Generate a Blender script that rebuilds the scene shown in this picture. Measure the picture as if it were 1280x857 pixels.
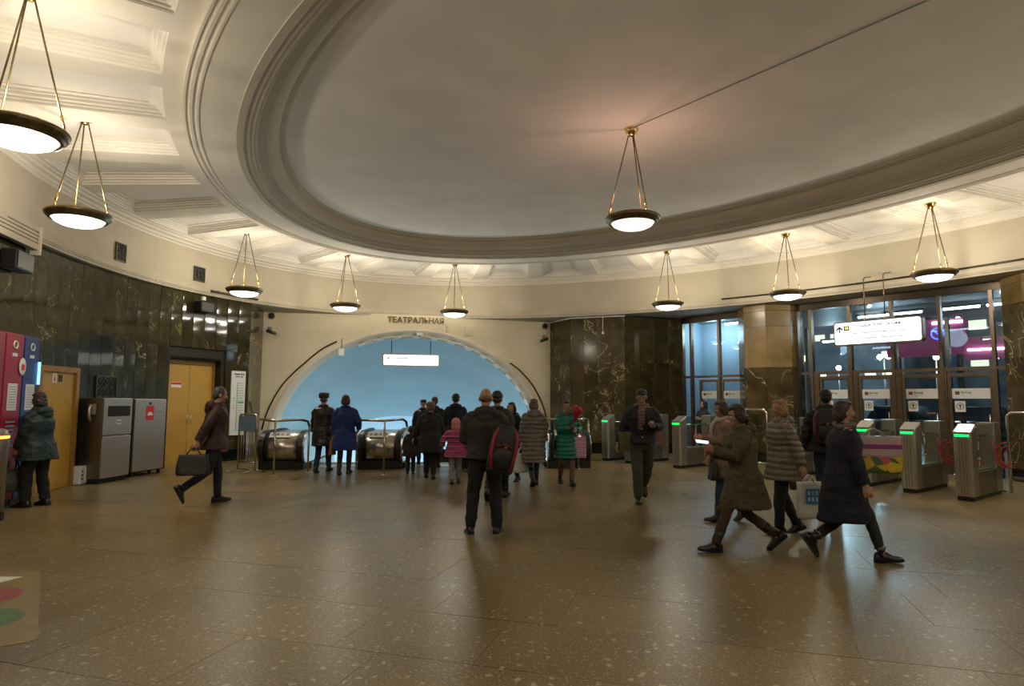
import bpy, bmesh, math, random
from mathutils import Vector, Matrix

# ---------------------------------------------------------------- clear
for o in list(bpy.data.objects):
    bpy.data.objects.remove(o, do_unlink=True)
scene = bpy.context.scene
COL = scene.collection
rnd = random.Random(7)
PI = math.pi
R = math.radians

# ---------------------------------------------------------------- camera
cam_d = bpy.data.cameras.new('camera')
cam_d.sensor_width = 36.0
cam_d.lens = 791.0 / 1280 * 36.0
cam_d.clip_start = 0.05
cam_d.clip_end = 300
cam = bpy.data.objects.new('camera', cam_d)
COL.objects.link(cam)
PITCH = math.atan2(499.97 - 428.5, 791.0)
cam.matrix_world = (Matrix.Translation((0, 0, 1.6)) @ Matrix.Rotation(PI / 2 + PITCH, 4, 'X')
                    @ Matrix.Rotation(0.0038, 4, 'Z'))
scene.camera = cam

# ---------------------------------------------------------------- world, exposure
w = bpy.data.worlds.new('night')
scene.world = w
w.use_nodes = True
w.node_tree.nodes['Background'].inputs[0].default_value = (0.020, 0.034, 0.062, 1)
w.node_tree.nodes['Background'].inputs[1].default_value = 1.0
scene.view_settings.view_transform = 'Standard'
scene.view_settings.look = 'None'
scene.view_settings.exposure = 0.45
scene.view_settings.gamma = 1.0
scene.view_settings.use_curve_mapping = False
scene.cycles.use_denoising = True
scene.cycles.sample_clamp_indirect = 4.0
scene.cycles.max_bounces = 8
LAMP_UP = 46.0        # watts of the bulb that lights the ceiling
LAMP_DOWN = 21.0       # watts of the disc of light under each opal bowl
LAMP_RGB = (1.0, 0.90, 0.74)
COOL = (0.62, 0.86, 1.0)

# ---------------------------------------------------------------- helpers
def nrm(v):
    v = Vector(v)
    return v.normalized() if v.length > 1e-9 else Vector((0, 0, 1))


def obj(name, bm, mat=None, parent=None, smooth=False, loc=None, rotz=None):
    me = bpy.data.meshes.new(name)
    if isinstance(bm, bmesh.types.BMesh):
        bmesh.ops.recalc_face_normals(bm, faces=bm.faces)
        bm.to_mesh(me)
        bm.free()
    else:
        me.from_pydata(bm[0], [], bm[1])
        b2 = bmesh.new(); b2.from_mesh(me)
        bmesh.ops.recalc_face_normals(b2, faces=b2.faces)
        b2.to_mesh(me); b2.free()
    o = bpy.data.objects.new(name, me)
    COL.objects.link(o)
    if mat is not None:
        for m in (mat if isinstance(mat, (list, tuple)) else [mat]):
            me.materials.append(m)
    if smooth:
        for p in me.polygons:
            p.use_smooth = True
    if parent is not None:
        o.parent = parent
    if loc is not None:
        o.location = loc
    if rotz is not None:
        o.rotation_euler = (0, 0, rotz)
    return o


def share(name, src, parent=None, loc=None, rot=None, scale=None):
    o = bpy.data.objects.new(name, src.data if hasattr(src, 'data') else src)
    COL.objects.link(o)
    o.parent = parent
    if loc is not None: o.location = loc
    if rot is not None: o.rotation_euler = rot
    if scale is not None: o.scale = scale
    return o


def empty(name, loc=(0, 0, 0), rotz=0.0, parent=None):
    o = bpy.data.objects.new(name, None)
    o.empty_display_size = 0.2
    COL.objects.link(o)
    o.location = loc
    o.rotation_euler = (0, 0, rotz)
    if parent is not None: o.parent = parent
    return o


def tag(o, label=None, cat=None, group=None, kind=None):
    if label: o['label'] = label
    if cat: o['category'] = cat
    if group: o['group'] = group
    if kind: o['kind'] = kind
    return o


def copy_tree(o, parent=None):
    c = o.copy(); COL.objects.link(c); c.parent = parent
    for ch in list(o.children): copy_tree(ch, c)
    return c


def B():
    return bmesh.new()


def box(bm, c, s, rot=None, mi=0, bevel=0.0):
    """box centred at c with full sizes s; rot = Matrix or angle about z"""
    b = bmesh.new() if bevel else bm
    r = bmesh.ops.create_cube(b, size=1.0)
    M = Matrix.Translation(Vector(c))
    if rot is not None:
        M = M @ (rot.to_4x4() if isinstance(rot, Matrix) else Matrix.Rotation(rot, 4, 'Z'))
    M = M @ Matrix.Diagonal((s[0], s[1], s[2], 1))
    bmesh.ops.transform(b, matrix=M, verts=r['verts'])
    if bevel:
        bmesh.ops.bevel(b, geom=list(b.edges), offset=bevel, segments=2, affect='EDGES', profile=0.5)
        for f in b.faces: f.material_index = mi
        me = bpy.data.meshes.new('t'); b.to_mesh(me); b.free(); bm.from_mesh(me); bpy.data.meshes.remove(me)
    else:
        for v in r['verts']:
            for f in v.link_faces: f.material_index = mi


def frame_at(d):
    d = nrm(d)
    up = Vector((0, 0, 1)) if abs(d.z) < 0.95 else Vector((0, 1, 0))
    x = d.cross(up).normalized()
    y = x.cross(d).normalized()
    return x, y


def tube(bm, pts, rad, n=8, caps=True, mi=0, round_ends=False, closed=False):
    """swept tube; rad number or list"""
    pts = [Vector(p) for p in pts]
    m = len(pts)
    if not isinstance(rad, (list, tuple)): rad = [rad] * m
    rad = list(rad)
    if round_ends and m > 1:
        d0 = nrm(pts[0] - pts[1]); d1 = nrm(pts[-1] - pts[-2])
        r0, r1 = rad[0], rad[-1]
        pre = [(pts[0] + d0 * r0 * 0.95, r0 * 0.25), (pts[0] + d0 * r0 * 0.6, r0 * 0.8)]
        post = [(pts[-1] + d1 * r1 * 0.6, r1 * 0.8), (pts[-1] + d1 * r1 * 0.95, r1 * 0.25)]
        pts = [p for p, _ in pre] + pts + [p for p, _ in post]
        rad = [r for _, r in pre] + rad + [r for _, r in post]
        m = len(pts)
    rings = []
    px = None
    for i, p in enumerate(pts):
        if closed: d = pts[(i + 1) % m] - pts[i - 1]
        elif i == 0: d = pts[1] - p
        elif i == m - 1: d = p - pts[i - 1]
        else: d = nrm(pts[i + 1] - p) + nrm(p - pts[i - 1])
        d = nrm(d)
        if px is None: x, y = frame_at(d)
        else:
            x = px - d * px.dot(d)
            x = nrm(x) if x.length > 1e-6 else frame_at(d)[0]
            y = x.cross(d)
        px = x
        rings.append([bm.verts.new(p + (x * math.cos(t) + y * math.sin(t)) * rad[i])
                      for t in [2 * PI * k / n for k in range(n)]])
    R_ = list(range(m - 1)) + ([m - 1] if closed else [])
    for i in R_:
        a, b = rings[i], rings[(i + 1) % m]
        for k in range(n):
            f = bm.faces.new((a[k], a[(k + 1) % n], b[(k + 1) % n], b[k])); f.material_index = mi; f.smooth = True
    if caps and not closed:
        f = bm.faces.new(rings[0]); f.material_index = mi
        f = bm.faces.new(rings[-1][::-1]); f.material_index = mi


def lathe(bm, prof, c=(0, 0, 0), n=32, mi=0, smooth=True):
    rings = []
    for r, z in prof:
        if r < 1e-5: rings.append([bm.verts.new((c[0], c[1], c[2] + z))])
        else: rings.append([bm.verts.new((c[0] + r * math.cos(2 * PI * k / n), c[1] + r * math.sin(2 * PI * k / n), c[2] + z)) for k in range(n)])
    for a, b in zip(rings, rings[1:]):
        for k in range(n):
            k2 = (k + 1) % n
            if len(a) == 1 and len(b) == 1: continue
            if len(a) == 1: f = bm.faces.new((a[0], b[k2], b[k]))
            elif len(b) == 1: f = bm.faces.new((a[k], a[k2], b[0]))
            else: f = bm.faces.new((a[k], a[k2], b[k2], b[k]))
            f.material_index = mi; f.smooth = smooth


def ball(bm, c, r, rot=None, sub=2, mi=0):
    rr = r if isinstance(r, (list, tuple)) else (r, r, r)
    res = bmesh.ops.create_icosphere(bm, subdivisions=sub, radius=1.0)
    M = Matrix.Translation(Vector(c))
    if rot is not None: M = M @ rot.to_4x4()
    M = M @ Matrix.Diagonal((rr[0], rr[1], rr[2], 1))
    bmesh.ops.transform(bm, matrix=M, verts=res['verts'])
    for v in res['verts']:
        for f in v.link_faces: f.material_index = mi; f.smooth = True


def loft(bm, rings, caps=True, mi=0, smooth=True, closed=False):
    vs = [[bm.verts.new(p) for p in r] for r in rings]
    n = len(vs[0])
    for i in range(len(vs) - 1 + (1 if closed else 0)):
        a, b = vs[i], vs[(i + 1) % len(vs)]
        for k in range(n):
            f = bm.faces.new((a[k], a[(k + 1) % n], b[(k + 1) % n], b[k])); f.material_index = mi; f.smooth = smooth
    if caps and not closed:
        f = bm.faces.new(vs[0][::-1]); f.material_index = mi
        f = bm.faces.new(vs[-1]); f.material_index = mi


def prism(bm, poly, z0, z1, mi=0):
    a = [bm.verts.new((p[0], p[1], z0)) for p in poly]
    b = [bm.verts.new((p[0], p[1], z1)) for p in poly]
    n = len(poly)
    for f in (bm.faces.new(a[::-1]), bm.faces.new(b)): f.material_index = mi
    for k in range(n):
        f = bm.faces.new((a[k], a[(k + 1) % n], b[(k + 1) % n], b[k])); f.material_index = mi


# ---------------------------------------------------------------- materials
def newmat(name):
    m = bpy.data.materials.new(name); m.use_nodes = True
    nt = m.node_tree
    return m, nt, nt.nodes['Principled BSDF']


def N(nt, kind, **kw):
    n = nt.nodes.new(kind)
    for k, v in kw.items():
        if k.startswith('i_'): n.inputs[int(k[2:])].default_value = v
        else: setattr(n, k, v)
    return n


def mixrgb(nt, fac, a, b, blend='MIX'):
    n = nt.nodes.new('ShaderNodeMix'); n.data_type = 'RGBA'; n.blend_type = blend
    for i, v in ((0, fac), (6, a), (7, b)):
        if isinstance(v, bpy.types.NodeSocket): nt.links.new(v, n.inputs[i])
        else: n.inputs[i].default_value = (tuple(v) + (1,))[:4] if isinstance(v, (tuple, list)) else v
    return n.outputs[2]


def ramp(nt, fac, stops):
    n = nt.nodes.new('ShaderNodeValToRGB')
    el = n.color_ramp.elements
    while len(el) < len(stops): el.new(0.5)
    for e, (p, c) in zip(el, stops):
        e.position = p; e.color = (tuple(c) + (1,))[:4] if isinstance(c, (tuple, list)) else (c, c, c, 1)
    nt.links.new(fac, n.inputs[0])
    return n.outputs[0]


def simple(name, col, rough=0.6, metal=0.0, nscale=0.0, namt=0.25, bump=0.0, spec=0.5, coat=0.0, rand=0.0):
    m, nt, bs = newmat(name)
    bs.inputs['Base Color'].default_value = tuple(col) + (1,)
    bs.inputs['Roughness'].default_value = rough
    bs.inputs['Metallic'].default_value = metal
    bs.inputs['Specular IOR Level'].default_value = spec
    bs.inputs['Coat Weight'].default_value = coat
    src = None
    if nscale:
        tc = N(nt, 'ShaderNodeTexCoord'); no = N(nt, 'ShaderNodeTexNoise')
        no.inputs['Scale'].default_value = nscale; no.inputs['Detail'].default_value = 4
        nt.links.new(tc.outputs['Object'], no.inputs['Vector'])
        lo = tuple(c * (1 - namt) for c in col); hi = tuple(min(1, c * (1 + namt)) for c in col)
        src = ramp(nt, no.outputs[0], [(0.3, lo), (0.7, hi)])
        nt.links.new(src, bs.inputs['Base Color'])
        if bump:
            bp = N(nt, 'ShaderNodeBump'); bp.inputs['Strength'].default_value = bump; bp.inputs['Distance'].default_value = 0.01
            nt.links.new(no.outputs[0], bp.inputs['Height']); nt.links.new(bp.outputs[0], bs.inputs['Normal'])
    if rand:
        oi = N(nt, 'ShaderNodeObjectInfo')
        k = ramp(nt, oi.outputs['Random'], [(0, 1 - rand), (1, 1 + rand)])
        o = mixrgb(nt, 1.0, src if src else tuple(col), k, 'MULTIPLY')
        nt.links.new(o, bs.inputs['Base Color'])
    return m


def emit(name, col, strength):
    m, nt, bs = newmat(name)
    bs.inputs['Base Color'].default_value = tuple(min(1, c) for c in col) + (1,)
    bs.inputs['Emission Color'].default_value = tuple(col) + (1,)
    bs.inputs['Emission Strength'].default_value = strength
    m.cycles.emission_sampling = 'NONE'
    return m


def marble(name, dark, light, vein, rough=0.1, vein_w=0.012, amount=0.55):
    m, nt, bs = newmat(name)
    tc = N(nt, 'ShaderNodeTexCoord'); oi = N(nt, 'ShaderNodeObjectInfo')
    mp = N(nt, 'ShaderNodeVectorMath', operation='MULTIPLY_ADD')
    mp.inputs[1].default_value = (1, 1, 1)
    sc = N(nt, 'ShaderNodeVectorMath', operation='SCALE'); sc.inputs[0].default_value = (13, 29, 17)
    nt.links.new(oi.outputs['Random'], sc.inputs['Scale'])
    nt.links.new(tc.outputs['Object'], mp.inputs[0]); nt.links.new(sc.outputs[0], mp.inputs[2])
    v = mp.outputs[0]
    n1 = N(nt, 'ShaderNodeTexNoise'); n1.inputs['Scale'].default_value = 2.2; n1.inputs['Detail'].default_value = 7
    n2 = N(nt, 'ShaderNodeTexNoise'); n2.inputs['Scale'].default_value = 1.3; n2.inputs['Detail'].default_value = 5; n2.inputs['Distortion'].default_value = 1.3
    n3 = N(nt, 'ShaderNodeTexNoise'); n3.inputs['Scale'].default_value = 1.1; n3.inputs['Detail'].default_value = 2
    for n in (n1, n2, n3): nt.links.new(v, n.inputs['Vector'])
    base = ramp(nt, n1.outputs[0], [(0.3, dark), (0.75, light)])
    vn = ramp(nt, n2.outputs[0], [(0.5 - vein_w, 0.0), (0.5, 1.0), (0.5 + vein_w, 0.0)])
    mk = ramp(nt, n3.outputs[0], [(1 - amount - 0.08, 0.0), (1 - amount + 0.08, 0.9)])
    mm = N(nt, 'ShaderNodeMath', operation='MULTIPLY'); nt.links.new(vn, mm.inputs[0]); nt.links.new(mk, mm.inputs[1])
    col = mixrgb(nt, mm.outputs[0], base, vein)
    k = ramp(nt, oi.outputs['Random'], [(0, 0.78), (1, 1.2)])
    col = mixrgb(nt, 1.0, col, k, 'MULTIPLY')
    nt.links.new(col, bs.inputs['Base Color'])
    bs.inputs['Roughness'].default_value = rough
    bs.inputs['Specular IOR Level'].default_value = 0.3
    return m


def granite(name):
    m, nt, bs = newmat(name)
    geo = N(nt, 'ShaderNodeNewGeometry'); oi = N(nt, 'ShaderNodeObjectInfo')
    v = geo.outputs['Position']
    n0 = N(nt, 'ShaderNodeTexNoise'); n0.inputs['Scale'].default_value = 0.55; n0.inputs['Detail'].default_value = 3
    n1 = N(nt, 'ShaderNodeTexNoise'); n1.inputs['Scale'].default_value = 60; n1.inputs['Detail'].default_value = 4
    nd = N(nt, 'ShaderNodeTexNoise'); nd.inputs['Scale'].default_value = 14
    for n in (n0, n1, nd): nt.links.new(v, n.inputs['Vector'])
    # distorted cells = stone chips of the terrazzo
    add = N(nt, 'ShaderNodeVectorMath', operation='MULTIPLY_ADD'); add.inputs[1].default_value = (0.07, 0.07, 0)
    nt.links.new(nd.outputs[1], add.inputs[0]); nt.links.new(v, add.inputs[2])
    vo = N(nt, 'ShaderNodeTexVoronoi'); vo.inputs['Scale'].default_value = 11; vo.voronoi_dimensions = '2D'
    vs = N(nt, 'ShaderNodeTexVoronoi'); vs.inputs['Scale'].default_value = 38; vs.voronoi_dimensions = '2D'
    for n in (vo, vs): nt.links.new(add.outputs[0], n.inputs['Vector'])
    base = ramp(nt, n1.outputs[0], [(0.35, (0.110, 0.078, 0.028)), (0.65, (0.235, 0.170, 0.068))])
    big = ramp(nt, n0.outputs[0], [(0.35, 0.78), (0.65, 1.2)])
    base = mixrgb(nt, 1.0, base, big, 'MULTIPLY')
    def chips(vor, dmax, keep):
        d = ramp(nt, vor.outputs['Distance'], [(dmax * 0.75, 1.0), (dmax, 0.0)])
        sp = N(nt, 'ShaderNodeSeparateColor'); nt.links.new(vor.outputs['Color'], sp.inputs[0])
        g = N(nt, 'ShaderNodeMath', operation='GREATER_THAN'); g.inputs[1].default_value = keep; nt.links.new(sp.outputs[0], g.inputs[0])
        mu = N(nt, 'ShaderNodeMath', operation='MULTIPLY'); nt.links.new(d, mu.inputs[0]); nt.links.new(g.outputs[0], mu.inputs[1])
        return mu.outputs[0]
    base = mixrgb(nt, chips(vs, 0.30, 0.76), base, (0.33, 0.26, 0.14))
    base = mixrgb(nt, chips(vo, 0.20, 0.80), base, (0.38, 0.31, 0.19))
    k = ramp(nt, oi.outputs['Random'], [(0, 0.93), (1, 1.06)])
    base = mixrgb(nt, 1.0, base, k, 'MULTIPLY')
    nt.links.new(base, bs.inputs['Base Color'])
    rr = ramp(nt, n0.outputs[0], [(0.3, 0.27), (0.7, 0.38)])
    nt.links.new(rr, bs.inputs['Roughness'])
    return m


def plaster(name, col, stain=(0, 0), rough=0.75):
    """painted plaster; stain = (z of the dirt, reach)"""
    m, nt, bs = newmat(name)
    geo = N(nt, 'ShaderNodeNewGeometry')
    n0 = N(nt, 'ShaderNodeTexNoise'); n0.inputs['Scale'].default_value = 1.2; n0.inputs['Detail'].default_value = 6
    nt.links.new(geo.outputs['Position'], n0.inputs['Vector'])
    c = ramp(nt, n0.outputs[0], [(0.3, tuple(x * 0.93 for x in col)), (0.7, tuple(min(1, x * 1.04) for x in col))])
    if stain[1]:
        sx = N(nt, 'ShaderNodeSeparateXYZ'); nt.links.new(geo.outputs['Position'], sx.inputs[0])
        mr = N(nt, 'ShaderNodeMapRange'); mr.inputs[1].default_value = stain[0]; mr.inputs[2].default_value = stain[0] + stain[1]
        mr.inputs[3].default_value = 1.0; mr.inputs[4].default_value = 0.0
        nt.links.new(sx.outputs[2], mr.inputs[0])
        n1 = N(nt, 'ShaderNodeTexNoise'); n1.inputs['Scale'].default_value = 1.1; n1.inputs['Detail'].default_value = 5
        st = N(nt, 'ShaderNodeVectorMath', operation='MULTIPLY'); st.inputs[1].default_value = (1, 1, 3)
        nt.links.new(geo.outputs['Position'], st.inputs[0]); nt.links.new(st.outputs[0], n1.inputs['Vector'])
        nr = ramp(nt, n1.outputs[0], [(0.42, 0.0), (0.75, 0.45)])
        mu = N(nt, 'ShaderNodeMath', operation='MULTIPLY'); nt.links.new(mr.outputs[0], mu.inputs[0]); nt.links.new(nr, mu.inputs[1])
        c = mixrgb(nt, mu.outputs[0], c, (0.22, 0.17, 0.10))
    nt.links.new(c, bs.inputs['Base Color'])
    bs.inputs['Roughness'].default_value = rough
    return m


def steel(name, col=(0.56, 0.52, 0.44), rough=0.38, axis=2):
    m, nt, bs = newmat(name)
    tc = N(nt, 'ShaderNodeTexCoord'); st = N(nt, 'ShaderNodeVectorMath', operation='MULTIPLY')
    s = [220, 220, 220]; s[axis] = 4
    st.inputs[1].default_value = s
    no = N(nt, 'ShaderNodeTexNoise'); no.inputs['Scale'].default_value = 1.0
    nt.links.new(tc.outputs['Object'], st.inputs[0]); nt.links.new(st.outputs[0], no.inputs['Vector'])
    c = ramp(nt, no.outputs[0], [(0.3, tuple(x * 0.85 for x in col)), (0.7, tuple(x * 1.1 for x in col))])
    nt.links.new(c, bs.inputs['Base Color'])
    bs.inputs['Metallic'].default_value = 1.0
    bs.inputs['Roughness'].default_value = rough
    return m


def glassmat(name, col=(0.85, 0.93, 0.95), rough=0.0, alpha=0.9):
    m, nt, bs = newmat(name)
    nt.nodes.remove(bs)
    tr = N(nt, 'ShaderNodeBsdfTransparent'); tr.inputs[0].default_value = tuple(col) + (1,)
    gl = N(nt, 'ShaderNodeBsdfGlossy'); gl.inputs['Roughness'].default_value = rough
    lw = N(nt, 'ShaderNodeLayerWeight'); lw.inputs[0].default_value = 0.5
    pw = N(nt, 'ShaderNodeMath', operation='POWER'); pw.inputs[1].default_value = 5; nt.links.new(lw.outputs['Facing'], pw.inputs[0])
    fr = N(nt, 'ShaderNodeMath', operation='MULTIPLY_ADD'); fr.inputs[1].default_value = 0.9; fr.inputs[2].default_value = 0.035; nt.links.new(pw.outputs[0], fr.inputs[0])
    mx = N(nt, 'ShaderNodeMixShader')
    nt.links.new(fr.outputs[0], mx.inputs[0]); nt.links.new(tr.outputs[0], mx.inputs[1]); nt.links.new(gl.outputs[0], mx.inputs[2])
    nt.links.new(mx.outputs[0], nt.nodes['Material Output'].inputs[0])
    return m


M = {}
M['granite'] = granite('floor_granite')
M['joint'] = simple('floor_joint', (0.10, 0.075, 0.035), 0.6)
M['ceil'] = plaster('ceiling_paint', (0.80, 0.74, 0.63))
M['disc'] = plaster('disc_paint', (0.82, 0.77, 0.68))
M['cove'] = plaster('cove_paint', (0.50, 0.44, 0.33))  # darker than the ceiling: shade and some grime put into the colour
M['coffer'] = plaster('coffer_paint', (0.84, 0.80, 0.72))
M['frieze'] = plaster('frieze_paint', (0.55, 0.49, 0.375), (4.15, 0.6))
M['archwall'] = plaster('arch_wall_paint', (0.74, 0.66, 0.48), (0.0, 2.0))
M['arch'] = plaster('arch_trim_paint', (0.72, 0.66, 0.52))
M['marble'] = marble('olive_marble', (0.024, 0.021, 0.008), (0.066, 0.056, 0.022), (0.52, 0.43, 0.22), 0.065, 0.008, 0.42)
M['marble2'] = marble('brown_marble', (0.050, 0.036, 0.016), (0.12, 0.088, 0.040), (0.60, 0.50, 0.28), 0.12, 0.012, 0.5)
M['tanmarble'] = marble('tan_marble', (0.19, 0.125, 0.040), (0.30, 0.205, 0.080), (0.32, 0.25, 0.14), 0.22, 0.01, 0.3)
M['black_marble'] = simple('black_plinth', (0.008, 0.008, 0.007), 0.15, nscale=3)
M['mortar'] = simple('mortar', (0.02, 0.017, 0.01), 0.8)
M['bronze'] = simple('lamp_bronze', (0.17, 0.125, 0.055), 0.38, 0.75, 20, 0.3)
M['brass'] = simple('brass', (0.62, 0.43, 0.15), 0.25, 1.0, 8, 0.15)
M['opal'] = emit('opal_glow', (1.0, 0.93, 0.82), 2.6)
M['opal_c'] = emit('opal_glow_dim', (1.0, 0.84, 0.74), 1.1)
M['tunnel'] = plaster('tunnel_paint', (0.38, 0.52, 0.57))
M['tunnel_white'] = plaster('tunnel_white_paint', (0.62, 0.74, 0.80))
M['steel'] = steel('brushed_steel')
M['steel_dark'] = steel('dark_brushed_steel', (0.34, 0.31, 0.26), 0.40)
M['steel_h'] = steel('brushed_steel_lengthwise', (0.55, 0.50, 0.42), 0.26, 0)
M['chrome'] = simple('polished_rail', (0.55, 0.5, 0.42), 0.2, 1.0)
M['rubber'] = simple('black_rubber', (0.012, 0.012, 0.013), 0.4)
M['black'] = simple('black_plastic', (0.012, 0.012, 0.012), 0.45)
M['white'] = simple('white_enamel', (0.75, 0.74, 0.70), 0.4)
M['grey'] = simple('grey_paint', (0.25, 0.245, 0.23), 0.5)
M['alu'] = simple('bronze_anodised_frame', (0.20, 0.15, 0.10), 0.32, 0.9, 6, 0.12)
M['alu_dark'] = simple('dark_frame', (0.06, 0.045, 0.032), 0.35, 0.8)
M['glass'] = glassmat('window_glass')
M['clear'] = glassmat('flap_glass', (0.9, 0.95, 0.95))
M['yellow'] = simple('ochre_door_paint', (0.50, 0.29, 0.045), 0.45, nscale=2, namt=0.08)
M['yellow_trim'] = simple('ochre_frame_paint', (0.33, 0.17, 0.03), 0.45)
M['red'] = simple('red_panel', (0.30, 0.009, 0.028), 0.35)
M['red_dark'] = simple('dark_red_panel', (0.22, 0.01, 0.02), 0.35)
M['blue'] = simple('blue_panel', (0.012, 0.035, 0.17), 0.35)
M['signwhite'] = emit('lit_sign_face', (0.92, 0.96, 1.0), 1.0)
M['green_led'] = emit('green_led', (0.0, 1.0, 0.13), 1.6)
M['red_led'] = emit('red_led', (1.0, 0.05, 0.05), 1.2)
M['orange_led'] = emit('orange_led', (1.0, 0.3, 0.04), 4.0)
M['paper'] = simple('paper', (0.74, 0.74, 0.70), 0.6)
M['ink'] = simple('ink', (0.02, 0.02, 0.03), 0.6)
M['ink_soft'] = simple('pale_ink', (0.30, 0.36, 0.46), 0.6)
M['ink_red'] = simple('red_ink', (0.62, 0.03, 0.03), 0.5)
M['ink_green'] = simple('green_ink', (0.05, 0.42, 0.10), 0.5)
M['gold'] = simple('gilt_letters', (0.15, 0.10, 0.025), 0.5, 0.3)
# ---------------------------------------------------------------- hall geometry
CX, CY = 1.807, 9.308
E1 = Vector((0.6211, -0.7837)); NV = Vector((0.7837, 0.6211))   # long axis, axis towards the glass wall
ANG = math.atan2(E1.y, E1.x)


def UV(u, v, z=None):
    x = CX + E1.x * u + NV.x * v; y = CY + E1.y * u + NV.y * v
    return (x, y) if z is None else (x, y, z)


def EL(a, b, t, z=None):
    return UV(a * math.cos(t), b * math.sin(t), z)


def ring_mesh(prof, t0=0.0, t1=2 * PI, n=240, smooth=True):
    """prof: list of (a, b, z); swept round the oval"""
    bm = B()
    full = abs(t1 - t0 - 2 * PI) < 1e-6
    m = n if full else n + 1
    rows = []
    for a, b, z in prof:
        rows.append([bm.verts.new(EL(a, b, t0 + (t1 - t0) * k / n, z)) for k in range(m)])
    for r0, r1 in zip(rows, rows[1:]):
        for k in range(n):
            k2 = (k + 1) % m
            f = bm.faces.new((r0[k], r0[k2], r1[k2], r1[k])); f.smooth = False
    return bm


# ---------------------------------------------------------------- floor
floor = tag(empty('floor'), kind='structure')
FA = R(-16.5); FX = Vector((math.cos(FA), math.sin(FA))); FY = Vector((-FX.y, FX.x))
SW, SH = 0.98, 0.80
bm = B()
FLOOR_EDGE = 15.62                       # where the escalator pits begin
base_poly = [(-14, -4), (16, -4), (16, 26), (2.0, 26), (2.0, FLOOR_EDGE + 0.45), (-5.85, FLOOR_EDGE - 0.25), (-7.6, 24), (-14, 24)]
prism(bm, base_poly, -0.30, -0.012)
obj('floor_bed', bm, M['joint'], floor)


def on_floor(x, y):
    if y > 2.4 and abs(x) / max(y, 0.1) > 0.95: return False
    if y < 2.9: return False
    if x < 2.0 and x > -6.2 and y > FLOOR_EDGE - 0.45 + 0.085 * (x + 6.4): return False
    du = (x - CX) * E1.x + (y - CY) * E1.y; dv = (x - CX) * NV.x + (y - CY) * NV.y
    if dv > 9.25: return False
    return (du / 12.1) ** 2 + (dv / 9.6) ** 2 < 1.03


bm = B()
g = 0.0016
prism(bm, [(-SW / 2 + g, -SH / 2 + g), (SW / 2 - g, -SH / 2 + g), (SW / 2 - g, SH / 2 - g), (-SW / 2 + g, SH / 2 - g)], -0.012, 0.0)
slab0 = obj('floor_slab', bm, M['granite'], floor)
O0 = Vector((1.16, 5.26))
cells = []
for j in range(-6, 18):
    off = (0.35 * (j % 2)) * SW
    for i in range(-16, 16):
        c = O0 + FX * ((i + 0.5) * SW + off) + FY * ((j + 0.5) * SH)
        if on_floor(c.x, c.y): cells.append((c.length, c))
cells.sort(key=lambda q: q[0])
first = True
for d, c in cells[:298]:
    o = slab0 if first else share('floor_slab', slab0, floor)
    first = False
    o.location = (c.x, c.y, rnd.uniform(-0.0012, 0.0008)); o.rotation_euler = (0, 0, FA)
# the far strips, too foreshortened to tell apart
bm = B()
prism(bm, [(-9.2, 1.5), (9.2, 1.5), (15.5, 16), (15.5, 25.5), (2.03, 25.5), (2.03, FLOOR_EDGE + 0.40), (-5.9, FLOOR_EDGE - 0.30), (-7.55, 22), (-12, 20), (-12, 6)], -0.2, -0.0035)
tag(obj('distant_floor_slabs', bm, M['granite'], floor), kind='stuff')

# brass letters and patches of the big floor sticker at the left edge of the frame are added with the small things

# ---------------------------------------------------------------- ceiling
ceiling = tag(empty('ceiling'), kind='structure')
obj('central_disc', ring_mesh([(0.01, 0.01, 5.72), (4.0, 2.45, 5.72), (7.60, 4.66, 5.72)]), M['disc'], ceiling)
# thin joint line that runs along the disc's long axis from the lamp
bm = B()
box(bm, UV(3.6, -0.02, 5.716), (7.2, 0.014, 0.012), ANG)
obj('disc_joint', bm, M['grey'], ceiling)


def mprof(pts):
    return [(7.515 + d * 0.925, 4.577 + d * 1.068, z) for d, z in pts]


cove = [(0.06, 5.725), (0.0, 5.725), (0.0, 5.675), (0.035, 5.668), (0.035, 5.655), (0.09, 5.65), (0.10, 5.61), (0.115, 5.575),
        (0.14, 5.54), (0.175, 5.51), (0.215, 5.485), (0.255, 5.47), (0.30, 5.463), (0.30, 5.44), (0.335, 5.435), (0.335, 5.415),
        (0.38, 5.41), (0.395, 5.385), (0.43, 5.375), (0.43, 5.355), (0.48, 5.35), (0.50, 5.33), (0.56, 5.326), (0.56, 5.305), (0.65, 5.30)]
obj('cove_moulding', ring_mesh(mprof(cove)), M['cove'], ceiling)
SO = (8.117, 5.271); FL = (8.88, 5.916)


def sof(t, z):
    return (SO[0] + (FL[0] - SO[0]) * t, SO[1] + (FL[1] - SO[1]) * t, z)


soff = [sof(0.0, 5.30), sof(0.0, 5.315), sof(0.72, 5.315), sof(0.72, 5.300), sof(0.76, 5.300), sof(0.78, 5.322), sof(0.82, 5.322), sof(0.84, 5.303),
        sof(0.89, 5.303), sof(0.91, 5.325), sof(0.95, 5.325), sof(0.96, 5.308), sof(1.0, 5.308), sof(1.0, 5.42)]
obj('soffit_ring', ring_mesh(soff), M['ceil'], ceiling)

# coffers: equal steps of arc along the lamp oval (a 10.254, b 7.173); every other one holds a lamp
LA, LB = 10.254, 7.173
tt = [2 * PI * k / 4000 for k in range(4001)]
ss = [0.0]
for k in range(4000):
    tm = (tt[k] + tt[k + 1]) / 2
    ss.append(ss[-1] + math.hypot(LA * math.sin(tm), LB * math.cos(tm)) * (tt[k + 1] - tt[k]))
PER = ss[-1]


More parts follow.
